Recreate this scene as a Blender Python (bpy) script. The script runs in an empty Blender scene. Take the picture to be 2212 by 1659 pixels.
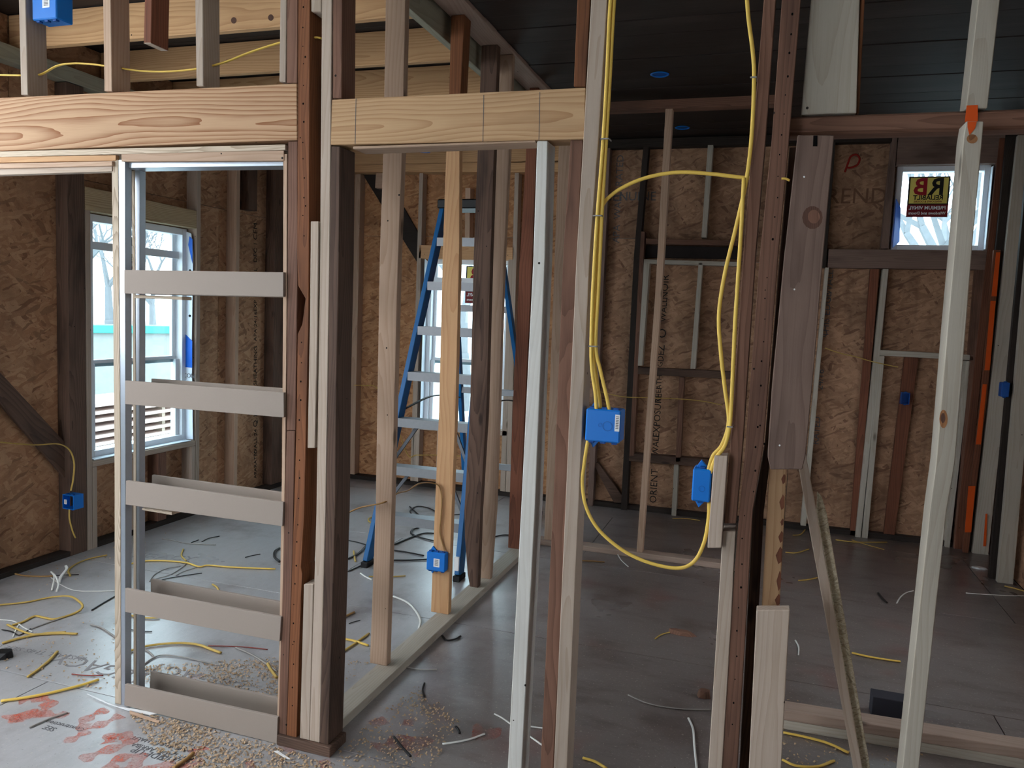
import bpy, bmesh, math, random
from mathutils import Vector, Matrix, noise as mnoise
random.seed(7)
SC = bpy.context.scene
COL = SC.collection

# ------------------------------------------------------------------ camera, sky, exposure
F_PX, CX, CY, EYE = 1699.08, 1106.0, 829.5, 1.56
YAW, PITCH, ROLL = 0.31075593, 0.08924964, -0.04119058
def cam_axes():
    cy, sy, cp, sp = math.cos(YAW), math.sin(YAW), math.cos(PITCH), math.sin(PITCH)
    f = Vector((-sy*cp, cy*cp, -sp)); r = Vector((cy, sy, 0)); d = f.cross(r)
    c, s = math.cos(ROLL), math.sin(ROLL)
    return c*r + s*d, -s*r + c*d, f
RX, RD, RF = cam_axes()
cam = bpy.data.objects.new('camera', bpy.data.cameras.new('camera'))
COL.objects.link(cam); SC.camera = cam
cam.data.sensor_width = 36.0; cam.data.lens = F_PX/2212*36.0
cam.data.clip_start = 0.05; cam.data.clip_end = 300
m = Matrix((RX, -RD, -RF)).transposed().to_4x4(); m.translation = (0, 0, EYE); cam.matrix_world = m

w = bpy.data.worlds.new('overcast_sky'); SC.world = w; w.use_nodes = True
wn = w.node_tree.nodes; wn.clear()
wo = wn.new('ShaderNodeOutputWorld'); wb = wn.new('ShaderNodeBackground')
wb.inputs['Color'].default_value = (0.90, 0.95, 1.0, 1); wb.inputs['Strength'].default_value = 2.3
w.node_tree.links.new(wb.outputs[0], wo.inputs[0])
SC.view_settings.view_transform = 'Standard'; SC.view_settings.look = 'None'
SC.view_settings.gamma = 1.0; SC.view_settings.use_curve_mapping = False
SC.view_settings.exposure = 2.22
SC.cycles.max_bounces = 10; SC.cycles.diffuse_bounces = 8; SC.cycles.transparent_max_bounces = 16
SC.cycles.use_denoising = True; SC.cycles.sample_clamp_indirect = 6.0

# ------------------------------------------------------------------ helpers
def ray(x, y): return RX*((x-CX)/F_PX) + RD*((y-CY)/F_PX) + RF
EYEV = Vector((0, 0, EYE))
def S(x, y, Y): r = ray(x, y); return EYEV + r*(Y/r.y)          # a photo point on the upright plane Y
def SX(x, y, X): r = ray(x, y); return EYEV + r*(X/r.x)         # ... on the upright plane X
def SZ(x, y, z=0.0): r = ray(x, y); return EYEV + r*((z-EYE)/r.z)  # ... on a level plane

def lin(c):
    out = []
    for v in c:
        v /= 255.0
        out.append(v/12.92 if v <= 0.04045 else ((v+0.055)/1.055)**2.4)
    return tuple(out)+(1.0,)

WM = {}
def tag(o, label=None, cat=None, group=None, kind=None):
    if label: o['label'] = label
    if cat: o['category'] = cat
    if group: o['group'] = group
    if kind: o['kind'] = kind
    return o
def place(o, W, parent=None):
    COL.objects.link(o); WM[o.name] = W.copy()
    if parent is not None:
        o.parent = parent; o.matrix_basis = WM[parent.name].inverted() @ W
    else:
        o.matrix_basis = W
    return o
def empty(name, loc, label=None, cat=None, group=None, kind=None, parent=None):
    o = bpy.data.objects.new(name, None); o.empty_display_size = 0.05
    place(o, Matrix.Translation(Vector(loc)), parent)
    return tag(o, label, cat, group, kind)
AX = {'x': Vector((1, 0, 0)), 'y': Vector((0, 1, 0)), 'z': Vector((0, 0, 1))}
def mesh_obj(name, verts, faces, mat, W, parent=None, bev=0.0, smooth=False):
    me = bpy.data.meshes.new(name); bm = bmesh.new()
    vs = [bm.verts.new(v) for v in verts]
    for f in faces:
        try: bm.faces.new([vs[i] for i in f])
        except ValueError: pass
    bmesh.ops.recalc_face_normals(bm, faces=bm.faces)
    if bev > 0:
        try: bmesh.ops.bevel(bm, geom=list(bm.edges), offset=bev, segments=1, affect='EDGES', profile=0.5)
        except Exception: pass
    bm.to_mesh(me); bm.free()
    if smooth: me.polygons.foreach_set('use_smooth', [True]*len(me.polygons))
    me.materials.append(mat)
    o = bpy.data.objects.new(name, me)
    return place(o, W, parent)
def frame(zaxis, near, origin):
    z = zaxis.normalized(); near = Vector(near)
    if near.cross(z).length < 1e-3*near.length: near = Vector((0, 1, 0)) if abs(z.y) < 0.9 else Vector((1, 0, 0))
    y = (near - z*near.dot(z)).normalized(); x = y.cross(z)
    W = Matrix((x, y, z)).transposed().to_4x4(); W.translation = origin
    return W
def prism(name, loop, ext, mat, axis='z', parent=None, bev=0.002):
    loop = [Vector(p) for p in loop]; ext = Vector(ext); n = len(loop)
    allv = loop + [p+ext for p in loop]
    c = sum(allv, Vector())/len(allv); base = Vector((c.x, c.y, min(p.z for p in allv) if axis == 'z' else c.z))
    ax = AX[axis] if isinstance(axis, str) else axis
    W = frame(ax, ext, base); Wi = W.inverted()
    faces = [list(range(n)), list(range(2*n-1, n-1, -1))] + [[i, (i+1) % n, n+(i+1) % n, n+i] for i in range(n)]
    return mesh_obj(name, [Wi @ p for p in allv], faces, mat, W, parent, bev)
def extrap(a, b, z):
    t = (z-a.z)/(b.z-a.z); return a+(b-a)*t
def board(name, Y, rows, depth, mat, z0=None, z1=None, parent=None, bev=0.002):
    """An upright board, its near face on plane Y; rows (left px, right px, y px) go down it."""
    L = [S(a, y, Y) for a, b, y in rows]; R = [S(b, y, Y) for a, b, y in rows]
    if z1 is not None:
        L[0], R[0] = extrap(L[1], L[0], z1), extrap(R[1], R[0], z1)
    if z0 is not None:
        L[-1], R[-1] = extrap(L[-2], L[-1], z0), extrap(R[-2], R[-1], z0)
    return prism(name, L+R[::-1], (0, depth, 0), mat, 'z', parent, bev)
def slab(name, Y, pts, depth, mat, axis='x', parent=None, bev=0.002):
    return prism(name, [S(x, y, Y) for x, y in pts], (0, depth, 0), mat, axis, parent, bev)
def box(name, x0, x1, y0, y1, z0, z1, mat, axis='z', parent=None, bev=0.002):
    if axis == 'y': loop, ext = [(x0, y0, z0), (x0, y1, z0), (x0, y1, z1), (x0, y0, z1)], (x1-x0, 0, 0)
    else: loop, ext = [(x0, y0, z0), (x1, y0, z0), (x1, y0, z1), (x0, y0, z1)], (0, y1-y0, 0)
    return prism(name, loop, ext, mat, axis, parent, bev)
def beam(name, a, b, wx, wy, mat, parent=None, bev=0.001, near=(0, 1, 0)):
    """A straight bar from a to b with a rectangular section wx by wy."""
    a, b = Vector(a), Vector(b); W = frame(b-a, Vector(near), a); L = (b-a).length
    v = [(sx*wx/2, sy*wy/2, z) for z in (0, L) for sx, sy in ((-1, -1), (1, -1), (1, 1), (-1, 1))]
    f = [(0, 1, 2, 3), (7, 6, 5, 4)] + [(i, (i+1) % 4, 4+(i+1) % 4, 4+i) for i in range(4)]
    return mesh_obj(name, v, f, mat, W, parent, bev)
def multibox(name, boxes, mat, parent=None, bev=0.0, axis='z'):
    verts, faces = [], []
    for x0, x1, y0, y1, z0, z1 in boxes:
        k = len(verts)
        verts += [Vector(p) for p in ((x0, y0, z0), (x1, y0, z0), (x1, y1, z0), (x0, y1, z0), (x0, y0, z1), (x1, y0, z1), (x1, y1, z1), (x0, y1, z1))]
        faces += [[k+i for i in q] for q in ((0, 3, 2, 1), (4, 5, 6, 7), (0, 1, 5, 4), (1, 2, 6, 5), (2, 3, 7, 6), (3, 0, 4, 7))]
    c = sum(verts, Vector())/len(verts); W = Matrix.Translation((c.x, c.y, min(v.z for v in verts))); Wi = W.inverted()
    return mesh_obj(name, [Wi @ v for v in verts], faces, mat, W, parent, bev)
def catmull(pts, n=8):
    P = [Vector(p) for p in pts]
    if len(P) < 3: return P
    P = [P[0]*2-P[1]] + P + [P[-1]*2-P[-2]]; out = []
    for i in range(1, len(P)-2):
        p0, p1, p2, p3 = P[i-1:i+3]
        for k in range(n):
            t = k/n
            out.append(0.5*((2*p1)+(p2-p0)*t+(2*p0-5*p1+4*p2-p3)*t*t+(3*p1-p0-3*p2+p3)*t*t*t))
    out.append(P[-2]); return out
def tube(name, pts, r, mat, parent=None, flat=1.0, sides=8, n=8, taper=1.0):
    P = catmull(pts, n); verts, faces = [], []
    up = Vector((0, 0, 1)); d0 = (P[1]-P[0]).normalized()
    if abs(d0.z) > 0.9: up = Vector((0, 1, 0))
    u = (up - d0*up.dot(d0)).normalized()
    for i, p in enumerate(P):
        d = (P[min(i+1, len(P)-1)]-P[max(i-1, 0)]).normalized()
        u = (u - d*u.dot(d)).normalized(); v = d.cross(u)
        rr = r*(1+(taper-1)*i/(len(P)-1))
        for k in range(sides):
            a = 2*math.pi*k/sides
            verts.append(p + u*(math.cos(a)*rr*flat) + v*(math.sin(a)*rr))
        if i:
            b = len(verts)-2*sides
            faces += [[b+k, b+(k+1) % sides, b+sides+(k+1) % sides, b+sides+k] for k in range(sides)]
    faces += [list(range(sides)), list(range(len(verts)-1, len(verts)-sides-1, -1))]
    W = Matrix.Translation(P[0]); Wi = W.inverted()
    return mesh_obj(name, [Wi @ p for p in verts], faces, mat, W, parent, 0, True)
def text(name, body, size, W, mat, parent=None, mirror=False, ext=0.0004, align='CENTER', bold=0.0):
    cu = bpy.data.curves.new(name, 'FONT'); cu.body = body; cu.size = size; cu.extrude = ext
    cu.offset = bold*size; cu.align_x = align; cu.align_y = 'CENTER'; cu.resolution_u = 2
    t = bpy.data.objects.new('tmp', cu); COL.objects.link(t)
    bpy.context.view_layer.update()
    me = bpy.data.meshes.new_from_object(t.evaluated_get(bpy.context.evaluated_depsgraph_get()))
    bpy.data.objects.remove(t); bpy.data.curves.remove(cu)
    if mirror:
        for v in me.vertices: v.co.x = -v.co.x
        me.flip_normals()
    me.name = name; me.materials.clear(); me.materials.append(mat)
    o = bpy.data.objects.new(name, me)
    return place(o, W, parent)
def axes_W(xdir, ydir, o):
    x = Vector(xdir).normalized(); y = Vector(ydir); y = (y-x*y.dot(x)).normalized(); z = x.cross(y)
    W = Matrix((x, y, z)).transposed().to_4x4(); W.translation = Vector(o); return W

# ------------------------------------------------------------------ materials
class NT:
    def __init__(self, name):
        self.m = bpy.data.materials.new(name); self.m.use_nodes = True
        self.t = self.m.node_tree; self.t.nodes.clear()
        self.out = self.t.nodes.new('ShaderNodeOutputMaterial')
    def n(self, kind, **kw):
        nd = self.t.nodes.new(kind)
        for k, v in kw.items():
            if k.startswith('_'): setattr(nd, k[1:], v)
        return nd
    def l(self, a, b): self.t.links.new(a, b)
    def math(self, op, a, b=None, clamp=False):
        nd = self.t.nodes.new('ShaderNodeMath'); nd.operation = op; nd.use_clamp = clamp
        for i, v in enumerate((a, b)):
            if v is None: continue
            if hasattr(v, 'is_linked'): self.l(v, nd.inputs[i])
            else: nd.inputs[i].default_value = v
        return nd.outputs[0]
    def mix(self, f, a, b, blend='MIX'):
        nd = self.t.nodes.new('ShaderNodeMix'); nd.data_type = 'RGBA'; nd.blend_type = blend
        for i, v in ((0, f), (6, a), (7, b)):
            if hasattr(v, 'is_linked'): self.l(v, nd.inputs[i])
            else: nd.inputs[i].default_value = v
        return nd.outputs[2]
    def noise(self, vec, scale, detail=2.0, rough=0.5):
        nd = self.t.nodes.new('ShaderNodeTexNoise'); nd.inputs['Scale'].default_value = scale
        nd.inputs['Detail'].default_value = detail; nd.inputs['Roughness'].default_value = rough
        self.l(vec, nd.inputs['Vector']); return nd
    def map(self, vec, scale=(1, 1, 1), rot=(0, 0, 0), loc=(0, 0, 0)):
        nd = self.t.nodes.new('ShaderNodeMapping'); nd.inputs['Scale'].default_value = scale
        nd.inputs['Rotation'].default_value = rot; nd.inputs['Location'].default_value = loc
        self.l(vec, nd.inputs['Vector']); return nd.outputs[0]
    def ramp(self, fac, lo, hi):
        nd = self.t.nodes.new('ShaderNodeMapRange'); nd.inputs[1].default_value = lo; nd.inputs[2].default_value = hi
        nd.interpolation_type = 'SMOOTHSTEP'
        self.l(fac, nd.inputs[0]); return nd.outputs[0]
    def coords(self, spread=40.0):
        tc = self.t.nodes.new('ShaderNodeTexCoord'); oi = self.t.nodes.new('ShaderNodeObjectInfo')
        cm = self.t.nodes.new('ShaderNodeCombineXYZ')
        for i, k in enumerate((1.0, 0.37, 0.71)): self.l(self.math('MULTIPLY', oi.outputs['Random'], spread*k), cm.inputs[i])
        ad = self.t.nodes.new('ShaderNodeVectorMath'); ad.operation = 'ADD'
        self.l(tc.outputs['Object'], ad.inputs[0]); self.l(cm.outputs[0], ad.inputs[1])
        return ad.outputs[0], oi.outputs['Random']
    def done(self, color, rough=0.8, bump=None, bump_s=0.2, spec=0.3, metal=0.0):
        p = self.t.nodes.new('ShaderNodeBsdfPrincipled')
        if hasattr(color, 'is_linked'): self.l(color, p.inputs['Base Color'])
        else: p.inputs['Base Color'].default_value = color
        if hasattr(rough, 'is_linked'): self.l(rough, p.inputs['Roughness'])
        else: p.inputs['Roughness'].default_value = rough
        p.inputs['Specular IOR Level'].default_value = spec; p.inputs['Metallic'].default_value = metal
        if bump is not None:
            b = self.t.nodes.new('ShaderNodeBump'); b.inputs['Strength'].default_value = bump_s; b.inputs['Distance'].default_value = 0.002
            self.l(bump, b.inputs['Height']); self.l(b.outputs[0], p.inputs['Normal'])
        self.l(p.outputs[0], self.out.inputs[0]); return self.m

def wood(name, light, dark, ring=0.55, scale=14.0, holes=0.5, knots=0.5, blotch=0.25, blotch_col=None, rough=0.78, bump=0.25):
    t = NT(name); v, rnd = t.coords()
    tc = t.n('ShaderNodeTexCoord'); own = t.map(tc.outputs['Object'], (1, 1, 0.02))
    cx = t.math('MULTIPLY', t.math('SUBTRACT', t.math('FRACT', t.math('MULTIPLY', rnd, 17.3)), 0.5), 0.10)
    cy = t.math('ADD', t.math('MULTIPLY', t.math('FRACT', t.math('MULTIPLY', rnd, 31.7)), 0.05), 0.03)
    cc = t.n('ShaderNodeCombineXYZ'); t.l(cx, cc.inputs[0]); t.l(cy, cc.inputs[1])
    ad = t.n('ShaderNodeVectorMath', _operation='ADD'); t.l(own, ad.inputs[0]); t.l(cc.outputs[0], ad.inputs[1])
    nz = t.noise(t.map(v, (2.5, 2.5, 0.75)), 1.0, 2.0)
    sub = t.n('ShaderNodeVectorMath', _operation='MULTIPLY_ADD'); t.l(nz.outputs['Color'], sub.inputs[0])
    sub.inputs[1].default_value = (0.16, 0.16, 0.0); t.l(ad.outputs[0], sub.inputs[2])
    s2 = t.n('ShaderNodeVectorMath', _operation='ADD'); t.l(sub.outputs[0], s2.inputs[0]); s2.inputs[1].default_value = (-0.08, -0.08, 0)
    n3 = t.noise(t.map(v, (30, 30, 3.5)), 1.0, 2.0)
    s3 = t.n('ShaderNodeVectorMath', _operation='MULTIPLY_ADD'); t.l(n3.outputs['Color'], s3.inputs[0]); s3.inputs[1].default_value = (0.010, 0.010, 0); t.l(s2.outputs[0], s3.inputs[2])
    wv = t.n('ShaderNodeTexWave', _wave_type='RINGS', _rings_direction='Z', _wave_profile='SAW')
    wv.inputs['Scale'].default_value = scale*1.9; wv.inputs['Distortion'].default_value = 0.0
    t.l(s3.outputs[0], wv.inputs['Vector'])
    rings = t.math('POWER', wv.outputs['Fac'], 2.2)
    fib = t.noise(t.map(v, (260, 260, 6)), 1.0, 3.0, 0.6)
    fac = t.math('ADD', t.math('MULTIPLY', rings, ring), t.math('MULTIPLY', t.math('SUBTRACT', fib.outputs['Fac'], 0.5), 0.55), True)
    col = t.mix(fac, lin(light), lin(dark))
    bl = t.noise(t.map(v, (7, 7, 1.6)), 1.0, 3.0, 0.6)
    bc = blotch_col or tuple(c*0.62 for c in dark)
    col = t.mix(t.math('MULTIPLY', t.ramp(bl.outputs['Fac'], 0.45, 0.75), blotch), col, lin(bc))
    if knots > 0:
        vo = t.n('ShaderNodeTexVoronoi'); vo.inputs['Scale'].default_value = 1.0; vo.inputs['Randomness'].default_value = 1.0
        t.l(t.map(v, (9, 9, 3.0)), vo.inputs['Vector'])
        sp = t.n('ShaderNodeSeparateColor'); t.l(vo.outputs['Color'], sp.inputs[0])
        gate = t.math('GREATER_THAN', sp.outputs[0], 1.0-0.45*knots)
        ring_k = t.math('SUBTRACT', 1.0, t.ramp(vo.outputs['Distance'], 0.06, 0.15))
        col = t.mix(t.math('MULTIPLY', t.math('MULTIPLY', ring_k, gate), 0.75), col, lin(tuple(c*0.55 for c in dark)))
    if holes > 0:
        vh = t.n('ShaderNodeTexVoronoi'); vh.inputs['Scale'].default_value = 13.0; t.l(v, vh.inputs['Vector'])
        sh = t.n('ShaderNodeSeparateColor'); t.l(vh.outputs['Color'], sh.inputs[0])
        gh = t.math('GREATER_THAN', sh.outputs[1], 1.0-0.6*holes)
        dot = t.math('LESS_THAN', vh.outputs['Distance'], 0.05)
        col = t.mix(t.math('MULTIPLY', gh, dot), col, lin((26, 18, 15)))
    val = t.math('ADD', t.math('MULTIPLY', rnd, 0.22), 0.89)
    cb = t.n('ShaderNodeCombineColor')
    for i in range(3): t.l(val, cb.inputs[i])
    col = t.mix(1.0, col, cb.outputs[0], 'MULTIPLY')
    return t.done(col, rough, fib.outputs['Fac'], bump)

def osb(name, cols, dirt=0.3, dirt_col=(60, 38, 28), axes='xz', fine=0.85, streak=0.25):
    t = NT(name); v, rnd = t.coords(13.0)
    sp = t.n('ShaderNodeSeparateXYZ'); t.l(v, sp.inputs[0]); cb = t.n('ShaderNodeCombineXYZ')
    t.l(sp.outputs[0], cb.inputs[0]); t.l(sp.outputs[2 if axes == 'xz' else 1], cb.inputs[1])
    flat = cb.outputs[0]
    wob = t.noise(flat, 9.0, 2.0); w2 = t.n('ShaderNodeVectorMath', _operation='MULTIPLY_ADD')
    t.l(wob.outputs['Color'], w2.inputs[0]); w2.inputs[1].default_value = (0.05, 0.05, 0); t.l(flat, w2.inputs[2])
    col = lin(cols[0]); height = None
    for k, (ang, sx, sy) in enumerate(((0.8, 90, 20), (-1.3, 100, 24), (0.3, 50, 10), (1.9, 62, 12), (-0.7, 52, 10), (1.2, 75, 14))):
        vo = t.n('ShaderNodeTexVoronoi', _voronoi_dimensions='2D'); vo.inputs['Scale'].default_value = 1.0
        t.l(t.map(w2.outputs[0], (1, 1, 1), (0, 0, ang), (k*3.3, k, 0)), vo.inputs['Vector'])
        mp = t.map(t.map(w2.outputs[0], (1, 1, 1), (0, 0, ang)), (sx*fine, sy*fine, 1), (0, 0, 0), (k*7.1, k*3.0, 0))
        t.l(mp, vo.inputs['Vector'])
        s = t.n('ShaderNodeSeparateColor'); t.l(vo.outputs['Color'], s.inputs[0])
        tone = t.mix(s.outputs[0], lin(cols[1]), lin(cols[2]))
        tone = t.mix(t.math('MULTIPLY', t.math('GREATER_THAN', s.outputs[1], 0.9), 0.6), tone, lin(cols[3]))
        gate = 1.0 if k == 0 else t.math('MULTIPLY', t.math('GREATER_THAN', s.outputs[2], 0.55), 0.92)
        col = t.mix(gate, col, tone)
        height = s.outputs[0] if height is None else t.math('ADD', height, t.math('MULTIPLY', s.outputs[0], 0.5))
    d = t.noise(flat, 2.2, 4.0, 0.65)
    col = t.mix(t.math('MULTIPLY', t.ramp(d.outputs['Fac'], 0.42, 0.72), dirt), col, lin(dirt_col))
    sk = t.noise(t.map(flat, (7.0, 0.9, 1)), 1.0, 3.0, 0.6)
    col = t.mix(t.math('MULTIPLY', t.ramp(sk.outputs['Fac'], 0.48, 0.72), streak), col, lin(dirt_col))
    gr = t.noise(flat, 190.0, 2.0)
    col = t.mix(t.math('MULTIPLY', t.math('SUBTRACT', gr.outputs['Fac'], 0.35, True), 0.5), col, lin(dirt_col))
    return t.done(col, 0.8, height, 0.35)

def plain(name, c, rough=0.5, spec=0.4, metal=0.0, var=0.0, scale=30.0):
    t = NT(name)
    if var > 0:
        v, r = t.coords(); nz = t.noise(v, scale, 3.0, 0.6)
        return t.done(t.mix(t.math('MULTIPLY', nz.outputs['Fac'], var), lin(c), lin(tuple(x*0.5 for x in c))), rough, nz.outputs['Fac'], 0.08, spec, metal)
    return t.done(lin(c), rough, None, 0, spec, metal)

PINE_W = wood('pale_pine', (184, 168, 154), (158, 136, 116), 0.5, 13, 0.5, 0.45, 0.2)
PINE_P = wood('pinkish_pine', (190, 162, 140), (162, 128, 102), 0.5, 12, 0.5, 0.5, 0.2)
PINE_O = wood('honey_pine', (206, 164, 122), (176, 124, 82), 0.5, 12, 0.3, 0.5, 0.12)
PINE_G = wood('grey_white_pine', (186, 179, 166), (162, 148, 130), 0.45, 12, 0.5, 0.4, 0.2)
HEADER = wood('header_pine', (198, 162, 128), (142, 90, 54), 0.95, 13, 0.8, 0.2, 0.08)
HEADER2 = wood('header_pine_streaked', (194, 160, 122), (154, 110, 72), 0.65, 15, 0.4, 0.3, 0.25)
JOIST = wood('joist_pine', (200, 160, 118), (160, 114, 74), 0.6, 12, 0.3, 0.6, 0.2)
GREEN = wood('treated_pine', (164, 162, 144), (128, 126, 108), 0.4, 11, 0.2, 0.2, 0.25)
DARK = wood('dark_old_timber', (102, 80, 68), (62, 45, 38), 0.7, 16, 0.6, 0.4, 0.7, (36, 27, 24))
BROWN = wood('brown_old_timber', (126, 92, 76), (84, 56, 45), 0.6, 15, 0.7, 0.4, 0.7, (52, 38, 33))
RUST = wood('rust_brown_timber', (132, 84, 54), (86, 50, 32), 0.6, 14, 0.6, 0.35, 0.7, (48, 32, 25))
PRIMED = wood('whitish_pine', (206, 205, 200), (184, 180, 172), 0.4, 12, 0.4, 0.4, 0.15)
KNOT = wood('knot_wood', (100, 72, 60), (76, 50, 42), 0.8, 40, 0, 0, 0.3)
KNOTP = wood('pale_knot_wood', (164, 116, 78), (110, 70, 44), 0.8, 50, 0, 0, 0.3)
REDDK = wood('reddish_dark_timber', (126, 78, 58), (82, 46, 34), 0.6, 16, 0.7, 0.4, 0.4, (54, 32, 26))
GREYPK = wood('pinkish_grey_plate', (176, 154, 140), (140, 116, 104), 0.4, 12, 0.4, 0.4, 0.35, (110, 92, 82))
GREYBR = wood('grey_brown_timber', (128, 106, 96), (94, 74, 66), 0.5, 14, 0.4, 0.3, 0.7, (66, 52, 47))
BLACKW = wood('blackened_timber', (52, 44, 40), (30, 25, 23), 0.6, 16, 0.3, 0.2, 0.4, (22, 19, 18))
PLANK = wood('black_sheathing_plank', (44, 36, 33), (24, 20, 18), 0.5, 9, 0.2, 0.2, 0.3, (80, 70, 66), rough=0.65)
BARK = wood('bark_streaked_timber', (190, 154, 118), (148, 106, 72), 0.5, 9, 0.3, 0.5, 0.4, (110, 66, 38))
MDF = plain('smooth_fibreboard', (158, 146, 137), 0.7, 0.2, 0, 0.10, 300)
STRIP_EDGE = wood('layered_edge', (206, 190, 170), (150, 130, 108), 0.8, 40, 0, 0, 0.15)
STEEL = plain('galvanised_steel', (190, 200, 212), 0.35, 0.5, 0.85, 0.15, 60)
ALU = plain('dull_aluminium', (138, 141, 146), 0.5, 0.4, 0.5, 0.2, 50)
BRACE = plain('dark_ladder_brace', (84, 88, 94), 0.5, 0.4, 0.5, 0.2, 50)
BLUE_BOX = plain('blue_plastic_box', (6, 116, 210), 0.42, 0.4)
BLUE_IN = plain('blue_plastic_inside', (8, 74, 150), 0.5, 0.3)
BLUE_LAD = plain('blue_fibreglass', (16, 98, 158), 0.45, 0.35, 0, 0.15, 40)
BLACK = plain('black_plastic', (22, 22, 24), 0.5, 0.3)
YELLOW = plain('yellow_cable_jacket', (230, 194, 92), 0.5, 0.35)
YELLOW_OLD = plain('dusty_yellow_jacket', (204, 172, 92), 0.6, 0.3, 0, 0.3, 60)
TAN = plain('brown_cable_jacket', (164, 126, 78), 0.6, 0.3, 0, 0.3, 60)
WHITE_WIRE = plain('white_wire', (226, 226, 222), 0.5, 0.3)
GREY_WIRE = plain('grey_wire', (150, 146, 142), 0.6, 0.3)
BLACK_WIRE = plain('black_cord', (34, 32, 33), 0.5, 0.3)
RED_WIRE = plain('red_wire', (140, 56, 46), 0.5, 0.3)
LABEL = plain('white_label', (232, 234, 236), 0.5, 0.2)
PRINT = plain('black_print', (42, 40, 38), 0.7, 0.1)
OSB_P = None
PRINT_S = plain('pale_floor_print', (138, 136, 138), 0.8, 0.1)
BLUE_RIM = plain('blue_plastic_rim', (6, 100, 186), 0.45, 0.4)
PRINT_F = plain('faded_print', (98, 98, 102), 0.8, 0.1)
VINYL = plain('white_vinyl', (226, 230, 236), 0.35, 0.4)
WRAP = plain('white_house_wrap', (222, 232, 244), 0.5, 0.3, 0, 0.1, 20)
WRAP_BLUE = plain('blue_print_wrap', (14, 92, 196), 0.5, 0.3)
STK_Y = plain('yellow_sticker', (232, 214, 112), 0.5, 0.2)
STK_M = plain('maroon_sticker', (124, 34, 40), 0.5, 0.2)
STK_R = plain('red_letter', (160, 36, 46), 0.5, 0.2)
WHITE = plain('white_print', (240, 240, 240), 0.6, 0.2)
ROCK = plain('pale_rubble', (170, 140, 108), 0.9, 0.1, 0, 0.5, 30)
RED_PAINT = plain('red_marker', (146, 42, 36), 0.8, 0.1)
TEAL = plain('teal_metal', (60, 160, 150), 0.5, 0.4)
GROUNDM = plain('pale_gravel', (196, 198, 196), 0.9, 0.1, 0, 0.35, 6)
TREEBARK = plain('grey_bark', (122, 124, 128), 0.9, 0.1, 0, 0.4, 8)
SIDING = plain('grey_siding', (150, 152, 150), 0.8, 0.2, 0, 0.3, 12)
HOLE = plain('dark_void', (14, 13, 13), 0.9, 0.05)
FELT = plain('black_felt_paper', (44, 38, 38), 0.8, 0.2, 0, 0.5, 14)
DRYWALLDUST = plain('sawdust', (196, 170, 140), 0.9, 0.1, 0, 0.3, 40)

OSB_L = osb('osb_warm', ((188, 142, 106), (172, 126, 94), (206, 164, 128), (118, 80, 58)), 0.35)
OSB_P = osb('osb_pale_edge', ((190, 178, 152), (172, 158, 130), (208, 198, 174), (120, 104, 82)), 0.2, fine=4.0, streak=0.0)
OSB_B = osb('osb_bright', ((186, 132, 92), (168, 116, 78), (204, 156, 114), (116, 74, 50)), 0.3)
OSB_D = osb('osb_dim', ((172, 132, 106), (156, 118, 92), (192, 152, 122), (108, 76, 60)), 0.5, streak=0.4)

def glass():
    t = NT('window_glass'); a = t.n('ShaderNodeBsdfTransparent'); a.inputs[0].default_value = (0.68, 0.77, 0.79, 1)
    b = t.n('ShaderNodeBsdfGlossy'); b.inputs['Roughness'].default_value = 0.02
    fr0 = t.n('ShaderNodeFresnel'); fr0.inputs['IOR'].default_value = 1.4; gm = t.n('ShaderNodeNewGeometry')
    mx = t.n('ShaderNodeMixShader'); t.l(t.math('MULTIPLY', fr0.outputs[0], t.math('SUBTRACT', 1.0, gm.outputs['Backfacing'])), mx.inputs[0]); t.l(a.outputs[0], mx.inputs[1]); t.l(b.outputs[0], mx.inputs[2])
    t.l(mx.outputs[0], t.out.inputs[0]); return t.m
GLASS = glass()
def spray(name, c, density=0.0):
    t = NT(name); g = t.n('ShaderNodeNewGeometry'); nz = t.noise(g.outputs['Position'], 120.0, 4.0, 0.7); big = t.noise(g.outputs['Position'], 14.0, 3.0)
    p = t.n('ShaderNodeBsdfPrincipled'); p.inputs['Base Color'].default_value = lin(c); p.inputs['Roughness'].default_value = 0.8
    tr = t.n('ShaderNodeBsdfTransparent'); mx = t.n('ShaderNodeMixShader')
    f = t.ramp(t.math('ADD', t.math('MULTIPLY', nz.outputs['Fac'], 0.6), t.math('MULTIPLY', big.outputs['Fac'], 0.5)), 0.30-density, 0.86-density)
    f = t.math('MULTIPLY', f, 0.85)
    t.l(f, mx.inputs[0]); t.l(tr.outputs[0], mx.inputs[1]); t.l(p.outputs[0], mx.inputs[2]); t.l(mx.outputs[0], t.out.inputs[0]); return t.m
SPRAY = spray('orange_spray', (212, 104, 78), 0.0)
SPRAY_FAINT = spray('faint_orange_spray', (190, 104, 84), -0.05)
SPRAY_SOLID = plain('orange_marking_paint', (216, 86, 30), 0.7, 0.2)
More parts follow.
